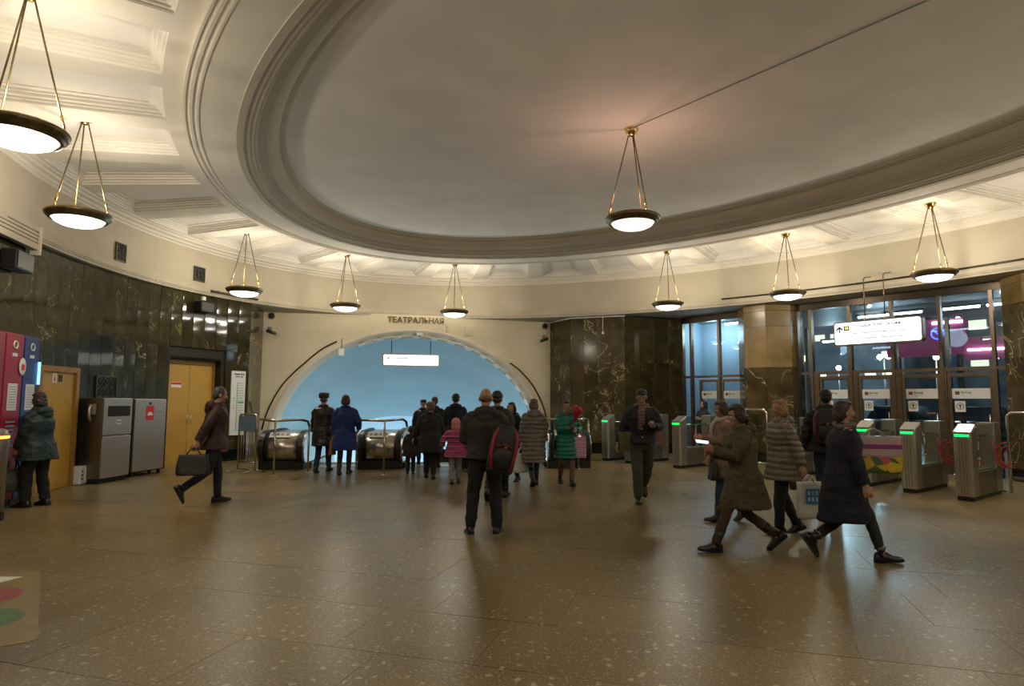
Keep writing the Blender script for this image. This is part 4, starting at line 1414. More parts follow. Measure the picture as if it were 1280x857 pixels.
guard('guard_rail', [(-5.75, 14.35, 1.16), (-5.0, 13.42, 1.15), (-4.62, 13.95, 1.16), (-4.52, 14.12, 1.12), (-4.50, 14.17, 1.02)], [(-4.97, 13.41), (-4.50, 14.17, 1.04)], 'bent polished guard rail before the leftmost escalator drum')
guard('guard_rail', [(-3.52, 14.50, 1.05), (-3.50, 14.42, 1.14), (-2.75, 13.70, 1.15), (-2.47, 14.45, 1.16), (-2.42, 14.62, 1.10), (-2.41, 14.68, 1.0)], [(-3.52, 14.52, 1.08), (-2.73, 13.70), (-2.41, 14.68, 1.03)], 'bent polished guard rail between the woman in blue and the crowd')
guard('guard_rail', [(0.78, 15.45, 1.14), (1.57, 15.0, 1.15), (1.90, 15.9, 1.15), (1.95, 16.1, 1.06)], [(0.78, 15.45), (1.57, 15.03), (1.94, 16.1, 1.08)], 'bent polished guard rail beside the marble pier, right of the woman in green')

# folding barrier with a pale blue board
fb = empty('crowd_barrier', (-5.84, 14.12, 0), R(-32)); tag(fb, 'narrow steel barrier with a pale blue board, standing beside the left guard rail', 'barrier')
bm = B(); tube(bm, [(-0.30, 0, 0.05), (-0.30, 0, 1.20), (-0.26, 0, 1.26), (0.26, 0, 1.26), (0.30, 0, 1.20), (0.30, 0, 0.05)], 0.02, n=8); tube(bm, [(-0.3, 0, 0.22), (0.3, 0, 0.22)], 0.014, n=6); obj('frame', bm, M['chrome'], fb)
for k in range(6):
    bm = B(); tube(bm, [(-0.21 + k * 0.085, 0, 0.22), (-0.21 + k * 0.085, 0, 0.90)], 0.009, n=6); obj('bar', bm, M['chrome'], fb)
M['palebluebd'] = simple('pale_blue_board', (0.22, 0.33, 0.47), 0.4)
bm = B(); box(bm, (0, -0.01, 1.06), (0.56, 0.02, 0.34), bevel=0.006); obj('board', bm, M['palebluebd'], fb)
for s in (-0.3, 0.3):
    bm = B(); tube(bm, [(s, -0.26, 0.02), (s, 0, 0.07), (s, 0.26, 0.02)], 0.016, n=6, round_ends=True); obj('foot', bm, M['chrome'], fb)

# ---------------------------------------------------------------- things on and in the arch
AN = Vector((0.24991, -0.96827, 0))            # out of the arch wall into the hall


def aframe(a, z, d=-0.01): return facing(AW(a, d, z), AN)


nm = root_at('station_name', aframe(4.50, 4.065, -0.02)); tag(nm, 'gilt metal letters of the station name over the arch', 'sign')
word = 'ТЕАТРАЛЬНАЯ'; adv = [0.155, 0.145, 0.17, 0.155, 0.155, 0.17, 0.18, 0.155, 0.165, 0.17, 0.155]
x = -sum(adv) / 2
for ch, ad in zip(word, adv):
    text('letter', ch, 0.245, M['gold'], nm, T(x + ad / 2, 0, 0.012), True, 0.014); x += ad

# lit sign hanging in the mouth of the tunnel
hs = root_at('hanging_sign', facing(AW(4.42, 0.55, 2.86), AN)); tag(hs, 'lit white direction sign hanging in the mouth of the blue arch', 'sign')
plate('case', 1.82, 0.40, 0.12, M['steel_dark'], hs, T(0, 0, -0.01), 0.05)
fc = plate('lit_face', 1.74, 0.33, 0.01, M['signwhite'], hs, T(0, 0, 0.052), 0.035)
bm = B(); box(bm, (-0.72, 0.05, 0.007), (0.05, 0.05, 0.003)); obj('square_mark', bm, M['ink'], fc)
text('route_number', '1 2', 0.085, M['ink_soft'], fc, T(-0.585, 0.06, 0.007)); 
bm = B(); tube(bm, [(-0.57 + 0.05 * math.cos(PI / 2 * k), -0.075 + 0.045 * math.sin(PI / 2 * k), 0.007) for k in range(4)], 0.01, n=4, closed=True); obj('diamond_mark', bm, M['ink_red'], fc)
bm = B(); box(bm, (-0.28, 0.06, 0.006), (0.40, 0.022, 0.002)); box(bm, (-0.32, -0.075, 0.006), (0.28, 0.018, 0.002)); obj('faint_lettering', bm, M['pale'] if 'pale' in M else M['ink_soft'], fc)
for sx in (-0.62, 0.62):
    bm = B(); tube(bm, [(sx, 0.18, -0.01), (sx, 0.62, -0.01)], 0.012, n=6); obj('rod', bm, M['alu_dark'], hs)

# ladder tray bent round the inside of the arch
lt = tag(empty('cable_tray'), 'pale ladder cable tray bent along the right inside of the arch', 'cable tray')
ta = [R(4) + R(112) * k / 40 for k in range(41)]
for rr, d in ((0.0, 0.08), (0.0, 0.36)):
    bm = B(); tube(bm, [arch_pt(4.04 - rr - 0.10 * d, 3.40 - rr - 0.10 * d, t, d) for t in ta], 0.022, n=5); obj('side_rail', bm, M['arch'], lt)
for k in range(14):
    t = R(7 + 8.2 * k)
    p, q = Vector(arch_pt(4.03, 3.39, t, 0.09)), Vector(arch_pt(3.995, 3.36, t, 0.35))
    bm = B(); ax_ = (q - p).normalized(); tg_ = Vector(arch_pt(4.03, 3.39, t + 0.02, 0.09)) - p; tg_.normalize(); nr_ = ax_.cross(tg_)
    box(bm, (p + q) / 2, (0.22, (q - p).length, 0.015), Matrix((tg_, ax_, nr_)).transposed()); obj('rung', bm, M['paper'], lt)

for name, seq, lab in (('cable', [(4.30 + 0.12, 3.62 + 0.12, 172), (4.42, 3.74, 162), (4.42, 3.74, 150), (4.38, 3.70, 138), (4.42, 3.74, 128), (4.40, 3.72, 121)], 'dark cable looped along the left outside of the arch'),
                       ('cable', [(4.40, 3.72, 8), (4.42, 3.74, 18), (4.44, 3.76, 30), (4.40, 3.72, 40), (4.34, 3.66, 46)], 'dark cable along the right outside of the arch')):
    bm = B(); P_ = []
    for (a, b2, t), (a2, b3, t2) in zip(seq, seq[1:]):
        for k in range(6): P_.append(arch_pt(a + (a2 - a) * k / 6, b2 + (b3 - b2) * k / 6, R(t + (t2 - t) * k / 6), -0.03))
    tube(bm, P_, 0.022, n=6); tag(obj(name, bm, M['alu_dark']), lab, 'cable')


def cctv(mx, label, dome=False, side=1):
    r = root_at('surveillance_camera', mx); tag(r, label, 'camera')
    if dome:
        bm = B(); lathe(bm, [(0.0, 0.0), (0.10, 0.0), (0.10, 0.03), (0.08, 0.05)], n=16); obj('base', bm, M['grey'], r)
        bm = B(); ball(bm, (0, 0, 0.05), 0.085); obj('dome', bm, M['black'], r)
    else:
        bm = B(); tube(bm, [(0, 0, 0), (0, 0, 0.12), (side * 0.05, -0.06, 0.20)], 0.022, n=6); box(bm, (0, 0, 0.01), (0.12, 0.16, 0.02)); obj('bracket', bm, M['grey'], r)
        bm = B(); tube(bm, [(side * -0.05, -0.06, 0.20), (side * 0.20, -0.15, 0.30)], 0.05, n=10); obj('body', bm, M['iron'], r)


cctv(aframe(0.24, 4.06, -0.005), 'dark dome camera in the top left corner of the arch wall', True)
cctv(aframe(0.20, 3.66, -0.005), 'bullet camera on a bracket at the left edge of the arch wall')
cctv(aframe(8.72, 4.03, -0.005), 'dark dome camera in the top right corner of the arch wall', True)
cctv(aframe(8.70, 3.66, -0.005), 'bullet camera on a bracket at the right edge of the arch wall', False, -1)
sb = root_at('switch_box', aframe(6.14, 3.78, -0.02)); tag(sb, 'flat cream access box on the plaster right of the station name', 'box')
plate('case', 0.20, 0.26, 0.03, M['arch'], sb, T(0, 0, 0)); plate('lid', 0.165, 0.225, 0.012, M['archwall'], sb, T(0, 0, 0.02))
dt = root_at('motion_sensor', aframe(2.27, 3.02, -0.02)); tag(dt, 'small white sensor box hanging on the upper left of the arch', 'sensor')
pbox('case', dt, (0, 0, 0.06), (0.16, 0.22, 0.12), M['white'], 0.012); bm = B(); tube(bm, [(0, 0.1, 0.05), (0, 0.42, 0.03)], 0.012, n=5); obj('cable', bm, M['black'], dt)
d2 = root_at('motion_sensor', facing(AW(4.62, 0.02, 3.67), AN)); tag(d2, 'small cream sensor at the crown of the arch under the gilt letters', 'sensor')
pbox('case', d2, (0, -0.03, 0.05), (0.20, 0.09, 0.10), M['white'], 0.012); pbox('lens', d2, (0.0, -0.08, 0.06), (0.08, 0.03, 0.06), M['black'])
cp = root_at('conduit', aframe(5.47, 3.95, -0.015)); tag(cp, 'thin vertical conduit right of the gilt station name', 'pipe')
bm = B(); tube(bm, [(0, 0.22, 0), (0, -0.30, 0)], 0.012, n=5); obj('run', bm, M['arch'], cp); pbox('clip', cp, (0, -0.05, 0.005), (0.05, 0.02, 0.02), M['grey'])
dc = empty('drop_cable', (2.75, 18.96, 0)); tag(dc, 'thin white cable with a small end box hanging down the marble pier', 'cable')
bm = B(); tube(bm, [(0, 0.1, 4.15), (0, 0.1, 3.68)], 0.010, n=5); obj('cord', bm, M['white'], dc); bm = B(); box(bm, (0, 0.1, 3.64), (0.06, 0.03, 0.07)); obj('end_box', bm, M['white'], dc)

# ---------------------------------------------------------------- lit exit sign before the glass doors
xs = empty('hanging_sign'); xs.matrix_world = facing(UV(0.19, 8.0, 3.165), (-NV.x, -NV.y, 0)); tag(xs, 'large lit white exit sign with arrow and number hung before the glass doors', 'sign')
plate('case', 1.86, 0.56, 0.16, M['alu'], xs, T(0, 0, -0.03), 0.07)
fc = plate('lit_face', 1.80, 0.50, 0.01, M['signwhite'], xs, T(0, 0, 0.055), 0.05)
bm = B(); prism(bm, [(-0.085, -0.01), (-0.06, -0.035), (0.0, 0.02), (0.06, -0.035), (0.085, -0.01), (0, 0.07)], 0.004, 0.008); box(bm, (0, -0.03, 0.006), (0.03, 0.13, 0.004)); ar = obj('arrow', bm, M['ink'], fc); ar.location = (-0.79, 0.11, 0)
pq = plate('number_plate', 0.12, 0.11, 0.006, M['ink'], fc, T(-0.635, 0.12, 0.006))
text('number', '10', 0.085, emit('lit_yellow', (1.0, 0.85, 0.15), 1.5), pq, T(0, 0, 0.004), True)
text('lettering', 'Площадь', 0.10, M['ink'], fc, T(-0.53, 0.165, 0.009), True, align='LEFT'); text('lettering', 'Революции', 0.10, M['ink'], fc, T(-0.04, 0.165, 0.009), True, align='LEFT')
text('lettering', 'Улица Площадь Революции, Театральная площадь', 0.056, M['ink'], fc, T(-0.53, 0.0, 0.009), True, align='LEFT')
text('lettering', 'Государственный исторический музей', 0.056, M['ink'], fc, T(-0.53, -0.13, 0.009), True, align='LEFT')
for sx, hz in ((-0.25, 1.32), (0.17, 1.36)):
    bm = B(); tube(bm, [(sx, 0.27, -0.03), (sx, hz - 0.10, -0.03), (sx, hz - 0.04, -0.10), (sx + 0.03, hz, -0.36)], 0.013, n=6); obj('hanger', bm, M['alu'], xs)
    bm = B(); lathe(bm, [(0.03, 0.0), (0.03, 0.03), (0.015, 0.05)], n=10); hb = obj('collar', bm, M['brass'], xs); hb.matrix_local = T(sx, 0.275, -0.03) @ Matrix.Rotation(-PI / 2, 4, 'X')

# ---------------------------------------------------------------- turnstiles
def turnstile(label, loc, rotz, led='green_led', back_led=True, first=None):
    """local x runs from the hall end to the doors"""
    if first is not None:
        c = copy_tree(first)
    else:
        c = empty('turnstile')
        W_ = 0.27
        bm = B()     # hall-side pillar with rounded nose and sloping top
        nose = [(0.0, 0.10), (0.0, -0.10), (0.03, -0.13), (0.25, -0.135), (0.25, 0.135), (0.03, 0.13)]
        b0 = [bm.verts.new((x, y, 0.07)) for x, y in nose]; 
        topz = lambda x: 1.09 + 0.118 * min(1, x / 0.25)
        b1 = [bm.verts.new((x, y, topz(x))) for x, y in nose]
        n = len(nose)
        bm.faces.new(b0); bm.faces.new(b1)
        for k in range(n): bm.faces.new((b0[k], b0[(k + 1) % n], b1[(k + 1) % n], b1[k]))
        obj('front_pillar', bm, M['steel'], c)
        bm = B(); box(bm, (0.735, 0, 0.26), (0.98, 0.262, 0.38)); obj('base_panel', bm, M['steel_dark'], c)
        bm = B(); box(bm, (0.735, 0, 0.46), (0.96, 0.20, 0.03)); obj('sill', bm, M['steel'], c)
        bm = B(); prism(bm, [(1.22, -0.135), (1.50, -0.135), (1.55, -0.08), (1.55, 0.08), (1.50, 0.135), (1.22, 0.135)], 0.07, 1.24); obj('rear_pillar', bm, M['steel'], c)
        bm = B(); prism(bm, [(0.02, -0.11), (1.50, -0.115), (1.53, 0.0), (1.50, 0.115), (0.02, 0.11)], 0.0, 0.075); obj('kick_plinth', bm, M['black'], c)
        for s in (-1, 1):
            bm = B(); box(bm, (0.735, s * 0.115, 0.84), (0.96, 0.008, 0.76)); obj('glass_side', bm, M['clear'], c)
        bm = B(); tube(bm, [(0.25, 0, 1.02), (1.22, 0, 1.02)], 0.02, n=6); tube(bm, [(0.8, 0, 0.47), (0.8, 0, 1.02)], 0.014, n=6); ball(bm, (0.8, 0, 0.62), 0.035); ball(bm, (0.8, 0, 0.98), 0.035); obj('mechanism', bm, M['chrome'], c)
        # reader lid: sloping glass plate
        bm = B(); M3 = Matrix.Rotation(-math.atan2(0.17, 0.36), 3, 'Y'); box(bm, (0.14, 0, 1.165), (0.30, 0.25, 0.02), M3, bevel=0.006); obj('reader_lid', bm, M['lid'], c)
        bm = B(); box(bm, (-0.004, 0, 1.05), (0.014, 0.20, 0.035)); obj('led_strip', bm, M[led], c)
        bm = B()
        for y in (-0.045, 0.0, 0.045): box(bm, (-0.003, y, 0.55), (0.008, 0.008, 0.9))
        obj('front_ribs', bm, M['steel_dark'], c)
        bm = B(); box(bm, (1.553, 0, 1.17), (0.012, 0.10, 0.03)); obj('rear_led', bm, M['red_led'], c)
        # glass flaps with red waves
        for s in (-1, 1):
            bm = B(); box(bm, (1.0, s * 0.28, 0.66), (0.012, 0.27, 0.72)); fl = obj('flap', bm, M['clear'], c)
            for q in range(3):
                r_ = 0.10 + 0.065 * q
                bm = B(); tube(bm, [(0.992, s * 0.40 - s * r_ * math.cos(R(-80 + 160 * k / 14)), 0.70 + r_ * math.sin(R(-80 + 160 * k / 14))) for k in range(15)], 0.009, n=4)
                obj('red_wave', bm, M['ink_red'], fl)
            bm = B(); tube(bm, [(0.992, s * 0.15, 0.93), (0.992, s * 0.17, 0.82), (0.992, s * 0.21, 0.68), (0.992, s * 0.28, 0.55), (0.992, s * 0.40, 0.49)], 0.009, n=4); obj('red_wave', bm, M['ink_red'], fl)
    c.location = loc; c.rotation_euler = (0, 0, rotz)
    tag(c, label, 'turnstile', 'turnstiles before the exit doors')
    return c


M['lid'] = simple('reader_lid', (0.42, 0.43, 0.45), 0.12, 0.6)
TA = math.atan2(NV.y, NV.x)
tpos = [((7.37, 10.46), 'steel turnstile nearest the viewer, rightmost of the row, green lamp lit'),
        ((7.03, 11.36), 'second steel turnstile from the right, clear of people, green lamp lit'),
        ((6.72, 12.24), 'steel turnstile right behind the striding woman in navy'),
        ((5.58, 13.42), 'steel turnstile behind the blonde woman in the puffy coat'),
        ((3.94, 15.32), 'steel turnstile right of the man in the cap, glass window with red waves'),
        ((2.98, 16.42), 'steel turnstile mostly hidden behind the man in the cap'),
        ((2.50, 17.14), 'leftmost steel turnstile, closest to the marble pier')]
t0_ = None
for p, lab in tpos:
    o = turnstile(lab, (p[0], p[1], 0), TA, first=t0_)
    if t0_ is None: t0_ = o
# cut-off steel post beside the ticket machines
tv_ = empty('ticket_validator', (-6.86, 8.45, 0)); tag(tv_, 'rounded steel ticket post with an orange light strip at the left edge', 'ticket post')
bm = B(); lathe(bm, [(0.0, 0.0), (0.17, 0.0), (0.17, 1.10), (0.155, 1.17), (0.10, 1.20), (0.0, 1.205)], n=28); obj('body', bm, M['steel_dark'], tv_)
bm = B(); lathe(bm, [(0.172, 1.07), (0.178, 1.08), (0.178, 1.095), (0.172, 1.105)], n=28); obj('light_strip', bm, M['orange_led'], tv_)
bm = B(); lathe(bm, [(0.178, 0.0), (0.178, 0.09)], n=28); obj('base_ring', bm, M['black'], tv_)


def pipe_barrier(loc, rotz, L, label, glass=True):
    r = empty('pipe_barrier', loc, rotz); tag(r, label, 'barrier')
    bm = B(); tube(bm, [(0, 0, 0.0), (0, 0, 1.34), (0.06, 0, 1.41), (L - 0.06, 0, 1.41), (L, 0, 1.34), (L, 0, 0.0)], 0.026, n=8); obj('frame', bm, M['chrome'], r)
    bm = B(); tube(bm, [(0, 0, 0.26), (L, 0, 0.26)], 0.022, n=8); obj('lower_rail', bm, M['chrome'], r)
    if glass:
        bm = B(); box(bm, (L / 2, 0, 0.82), (L - 0.14, 0.012, 1.0)); obj('panel', bm, M['clear'], r)
    for z in (0.45, 1.0):
        bm = B(); box(bm, (-0.05, 0, z), (0.09, 0.02, 0.03)); obj('hinge', bm, M['iron'], r)
    return r


pipe_barrier((8.86, 11.40, 0), R(-52), 1.6, 'steel pipe barrier at the right edge beside the nearest turnstile', False)
pipe_barrier((5.50, 13.75, 0), R(131), 0.75, 'steel pipe barrier with a clear panel between the olive coat and the blonde woman')
gp = empty('gate_post', (8.79, 11.56, 0)); tag(gp, 'slim black gate post between the nearest turnstile and the pipe barrier', 'post')
bm = B(); tube(bm, [(0, 0, 0), (0, 0, 1.08)], 0.035, n=10); obj('shaft', bm, M['iron'], gp); bm = B(); ball(bm, (0, 0, 1.10), 0.045); obj('finial', bm, M['iron'], gp)
bm = B(); lathe(bm, [(0.09, 0), (0.09, 0.02), (0.04, 0.03)], n=12); obj('foot', bm, M['iron'], gp)
# ---------------------------------------------------------------- people: builder
from mathutils import noise as mnoise


def cloth(name, col, rough=0.8, nscale=35, namt=0.25, bump=0.25):
    return simple(name, col, rough, nscale=nscale, namt=namt, bump=bump)


TMP = bpy.data.scenes.new('workshop')
import numpy as np


def displace(me, fn, ok=lambda c: True):
    """move every vertex along its normal by fn(co)"""
    n = len(me.vertices); co = np.empty(n * 3); no = np.empty(n * 3)
    me.vertices.foreach_get('co', co); me.vertices.foreach_get('normal', no)
    co = co.reshape(-1, 3); no = no.reshape(-1, 3)
    d = np.array([fn(Vector(c)) if ok(c) else 0.0 for c in co])
    me.vertices.foreach_set('co', (co + no * d[:, None]).ravel()); me.update()


def remeshed(bm, voxel, smooth=2, deci=None):
    me = bpy.data.meshes.new('t'); bmesh.ops.recalc_face_normals(bm, faces=bm.faces); bm.to_mesh(me); bm.free()
    o = bpy.data.objects.new('t', me); TMP.collection.objects.link(o)
    m = o.modifiers.new('r', 'REMESH'); m.mode = 'VOXEL'; m.voxel_size = voxel
    if smooth:
        s = o.modifiers.new('s', 'SMOOTH'); s.iterations = smooth; s.factor = 0.5
    if deci:
        d = o.modifiers.new('d', 'DECIMATE'); d.ratio = deci
    TMP.view_layers[0].update(); dg = TMP.view_layers[0].depsgraph
    out = bpy.data.meshes.new_from_object(o.evaluated_get(dg))
    bpy.data.objects.remove(o, do_unlink=True); bpy.data.meshes.remove(me)
    for p in out.polygons: p.use_smooth = True
    return out


def part(name, me, mat, parent):
    me.materials.clear(); me.materials.append(mat)
    o = bpy.data.objects.new(name, me); COL.objects.link(o); o.parent = parent
    return o


def ik(a, b, l1, l2, pole):
    a, b = Vector(a), Vector(b); d = b - a; L = d.length
    mx = (l1 + l2) * 0.995
    if L > mx: b = a + d * (mx / L); L = mx; d = b - a
    L = max(L, abs(l1 - l2) + 0.02)
    u = d.normalized(); x = (l1 * l1 - l2 * l2 + L * L) / (2 * L); h = math.sqrt(max(0, l1 * l1 - x * x))
    pl = Vector(pole) - u * Vector(pole).dot(u); pl = pl.normalized() if pl.length > 1e-5 else Vector((0, 1, 0))
    return a + u * x + pl * h, b


def ring_e(c, rx, ry, n=20, tilt=0.0):
    return [(c[0] + rx * math.cos(2 * PI * k / n), c[1] + ry * math.sin(2 * PI * k / n), c[2] + math.sin(2 * PI * k / n) * ry * math.tan(tilt)) for k in range(n)]


SKIN = [simple('skin_a', (0.42, 0.23, 0.14), 0.55, nscale=20, namt=0.06), simple('skin_b', (0.36, 0.19, 0.115), 0.55, nscale=20, namt=0.06)]
EYEW = simple('eye_white', (0.6, 0.56, 0.5), 0.3)
EYED = simple('iris', (0.03, 0.018, 0.01), 0.2)
LIP = simple('lips', (0.36, 0.12, 0.09), 0.5)
HAIRM = {}


def hairmat(col):
    k = tuple(round(c, 3) for c in col)
    if k not in HAIRM: HAIRM[k] = simple('hair_%d' % len(HAIRM), col, 0.5, nscale=60, namt=0.5, bump=0.5)
    return HAIRM[k]


def person(label, loc, heading, H, pose, wear, face=True):
    """facing local +Y, right hand on +X; built for a height of 1.72 and scaled"""
    root = empty('person', (loc[0], loc[1], loc[2] if len(loc) > 2 else 0), R(heading))
    s = H / 1.72; root.scale = (s, s, s)
    tag(root, label, 'person')
    g = pose.get
    lean = R(g('lean', 2)); hyaw = R(g('yaw', 0)); hpit = R(g('nod', 0)); hs = g('head', 1.0)
    Lf = list(g('L', (-0.10, 0, 0.08, 0, 6))); Rf = list(g('R', (0.10, 0, 0.08, 0, -6)))
    hipz = 0.915
    for f_ in (Lf, Rf):
        sx = math.copysign(0.09, f_[0]) if abs(f_[0]) > 0.03 else (0.09 if f_ is Rf else -0.09)
        d2 = (f_[0] - sx) ** 2 + f_[1] ** 2
        hipz = min(hipz, f_[2] + math.sqrt(max(0.2, 0.838 ** 2 - d2)))
    dz = hipz - 0.915
    PZ = hipz

    def sp(z, x=0.0, y=0.0):
        """spine point: z as if upright at full height"""
        zz = z + dz; h_ = zz - PZ
        if h_ <= 0: return Vector((x, y, zz))
        c, sn = math.cos(lean), math.sin(lean)
        return Vector((x, y * c + h_ * sn, PZ + h_ * c - y * sn))

    hips = {-1: Vector((-0.09, 0, PZ)), 1: Vector((0.09, 0, PZ))}
    foot = {-1: Lf, 1: Rf}
    knee, ankle = {}, {}
    for k in (-1, 1):
        a = Vector(foot[k][:3])
        knee[k], ankle[k] = ik(hips[k], a, 0.43, 0.41, (0.10 * k, 1, 0.1))
    shw = g('shoulder', 0.168)
    sho = {-1: sp(1.385, -shw, -0.01), 1: sp(1.385, shw, -0.01)}
    tgt = {-1: g('hL', (-0.27, 0.04, 0.82)), 1: g('hR', (0.27, 0.04, 0.82))}
    elb, wri = {}, {}
    for k in (-1, 1):
        t_ = Vector(tgt[k]); t_.z += dz
        pole = g('pole', None) or (0.55 * k, -0.8, -0.35)
        elb[k], wri[k] = ik(sho[k], t_, 0.285, 0.25, pole)
    neck = sp(1.47, 0, -0.015); hp = sp(1.51, 0, -0.005)
    HR = Matrix.Rotation(hyaw, 3, 'Z') @ Matrix.Rotation(-hpit, 3, 'X')

    def hd(x, y, z):
        """head point, z measured from 1.51"""
        return hp + HR @ (Vector((x, y, z - 1.51)) * hs)

    # ---- the body, one continuous surface
    bm = B()
    tors = [(0.83, .10, .08, 0), (0.88, .155, .105, 0), (0.95, .165, .115, 0), (1.05, .145, .10, 0), (1.18, .15, .105, 0), (1.30, .17, .11, -.005), (1.39, .165, .09, -.01), (1.435, .09, .07, -.012), (1.45, .05, .05, -.012)]
    loft(bm, [ring_e(sp(z, 0, y), rx, ry) for z, rx, ry, y in tors])
    tube(bm, [sp(1.41, 0, -0.015), neck, hd(0, -0.005, 1.565)], [.062, .054, .052], n=12)
    ball(bm, hd(0, -0.008, 1.625), (.074 * hs, .094 * hs, .095 * hs), HR)
    ball(bm, hd(0, 0.022, 1.56), (.057 * hs, .066 * hs, .072 * hs), HR)
    ball(bm, hd(0, 0.070, 1.523), (.026 * hs, .022 * hs, .022 * hs), HR)
    ball(bm, hd(0, 0.098, 1.588), (.013 * hs, .016 * hs, .024 * hs), HR); ball(bm, hd(0, 0.104, 1.577), (.016 * hs, .014 * hs, .012 * hs), HR)
    ball(bm, hd(0, 0.076, 1.622), (.046 * hs, .016 * hs, .012 * hs), HR)
    for k in (-1, 1):
        ball(bm, hd(k * .076, -.008, 1.59), (.012 * hs, .022 * hs, .032 * hs), HR)
        ball(bm, hd(k * .040, 0.062, 1.575), (.024 * hs, .024 * hs, .026 * hs), HR)
        tube(bm, [sp(1.39, k * 0.12, -.01), sho[k], (sho[k] + elb[k]) / 2, elb[k], (elb[k] * 2 + wri[k]) / 3, wri[k]], [.06, .055, .047, .038, .038, .026], n=10, round_ends=True)
        tube(bm, [hips[k] + Vector((0, 0, -.02)), (hips[k] + knee[k]) / 2, knee[k], (knee[k] * 2 + ankle[k]) / 3, ankle[k]], [.085, .075, .053, .053, .036], n=10, round_ends=True)
        # foot
        pt, yw = R(foot[k][3]), R(foot[k][4])
        FRm = Matrix.Rotation(yw, 3, 'Z') @ Matrix.Rotation(-pt, 3, 'X')
        fo = lambda x, y, z: ankle[k] + FRm @ Vector((x, y, z))
        tube(bm, [fo(0, -.045, -.045), fo(0, .02, -.045), fo(0, .10, -.055), fo(0, .155, -.06)], [.03, .034, .03, .02], n=8, round_ends=True)
        # hand: palm, four fingers, thumb
        d = (wri[k] - elb[k]).normalized()
        pn = Vector(g('palmR' if k > 0 else 'palmL', (-k, 0.25, 0))); pn = (pn - d * pn.dot(d)).normalized()
        wv = d.cross(pn) * (1 if True else 1)
        if wv.dot(Vector((0, 1, 0.3))) < 0: wv = -wv           # thumb side looks forward
        wpt = wri[k]
        Mh = Matrix((wv, d, pn)).transposed()
        ball(bm, wpt + d * .052, (.040, .054, .017), Mh)
        curl = g('curlR' if k > 0 else 'curlL', 0.45)
        for q, (off, ln) in enumerate(((.034, .068), (.0115, .078), (-.0115, .072), (-.034, .058))):
            b0 = wpt + d * .088 + wv * off
            d1 = (d * math.cos(curl) + pn * math.sin(curl) + wv * off * 2.2).normalized(); d2_ = (d * math.cos(curl * 2.2) + pn * math.sin(curl * 2.2) + wv * off * 1.2).normalized()
            tube(bm, [b0 - d * .03, b0, b0 + d1 * ln * .5, b0 + d1 * ln * .5 + d2_ * ln * .5], [.0095, .0098, .0088, .0075], n=7, round_ends=True)
        tb = wpt + d * .030 + wv * .030
        t1 = (d * .65 + wv * .65 + pn * .35).normalized(); t2 = (d * .9 + wv * .15 + pn * .45).normalized()
        tube(bm, [tb - t1 * .02, tb, tb + t1 * .032, tb + t1 * .032 + t2 * .03], [.014, .013, .0105, .0085], n=7, round_ends=True)
    skin = SKIN[g('skin', 0)]
    part('body', remeshed(bm, 0.0075, 1, 0.45), skin, root)
    if face:
        for k in (-1, 1):
            bm = B(); ball(bm, hd(k * .031, .080, 1.602), .0125 * hs, sub=2); e = obj('eye', bm, EYEW, root)
            bm = B(); ball(bm, hd(k * .031, .0885, 1.602), .0065 * hs, sub=1); obj('iris', bm, EYED, e)
            bm = B(); tube(bm, [hd(k * .014, .094, 1.625), hd(k * .033, .090, 1.631), hd(k * .052, .074, 1.624)], [.004, .005, .003], n=5); obj('eyebrow', bm, hairmat(wear.get('hair', (None, (0.04, .03, .02)))[1]), root)
        bm = B(); ball(bm, hd(0, .0835, 1.545), (.022 * hs, .008 * hs, .007 * hs), HR); obj('mouth', bm, LIP, root)

    # ---- legs: trousers or tights
    lw = wear.get('legs')
    if lw:
        mat, fat, end = lw
        bm = B()
        loft(bm, [ring_e(sp(z, 0, 0), rx * 1.06, ry * 1.08) for z, rx, ry in ((0.80, .11, .09), (0.85, .165, .12), (0.92, .175, .125), (1.0, .165, .115), (1.06, .155, .11))])
        for k in (-1, 1):
            e_ = knee[k] + (ankle[k] - knee[k]) * end
            tube(bm, [hips[k] + Vector((0, 0, -.03)), (hips[k] + knee[k]) / 2, knee[k], (knee[k] + e_) / 2, e_], [.095 * (0.55 + .45 * fat), .084 * (0.4 + .6 * fat), .064 * fat, .060 * fat, .052 * fat], n=12)
        me = remeshed(bm, 0.013, 2, 0.6)
        displace(me, lambda c: mnoise.noise(Vector((c.x * 9, c.y * 9, c.z * 13))) * 0.010 * (fat - 0.6) * 2, lambda c: c[2] < PZ - 0.05)
        part(wear.get('legname', 'trousers'), me, mat, root)

    # ---- shoes
    smat, shaft = wear.get('shoes', (M['rubber'], 0.0))
    for k in (-1, 1):
        pt, yw = R(foot[k][3]), R(foot[k][4])
        FRm = Matrix.Rotation(yw, 3, 'Z') @ Matrix.Rotation(-pt, 3, 'X')
        fo = lambda x, y, z: ankle[k] + FRm @ Vector((x, y, z))
        bm = B(); rings = []
        for y, hw, zt in ((-.085, .024, -.035), (-.07, .036, .01), (-.02, .041, .03), (.04, .043, .02), (.09, .048, -.018), (.14, .046, -.032), (.175, .034, -.042), (.192, .016, -.055)):
            zb = -.08
            rings.append([fo(-hw, y, zb), fo(hw, y, zb), fo(hw * 1.02, y, zb + (zt - zb) * .5), fo(hw * .62, y, zt), fo(-hw * .62, y, zt), fo(-hw * 1.02, y, zb + (zt - zb) * .5)])
        loft(bm, rings)
        if shaft > 0:
            tp = ankle[k] + (knee[k] - ankle[k]) * min(1, shaft / .41)
            tube(bm, [fo(0, -.015, -.02), fo(0, -.01, .04), (ankle[k] + tp) / 2, tp], [.046, .046, .053, .062], n=12)
        sh_ = obj('boot' if shaft > 0.12 else 'shoe', bm, smat, root, True)
        bm = B(); rings = []
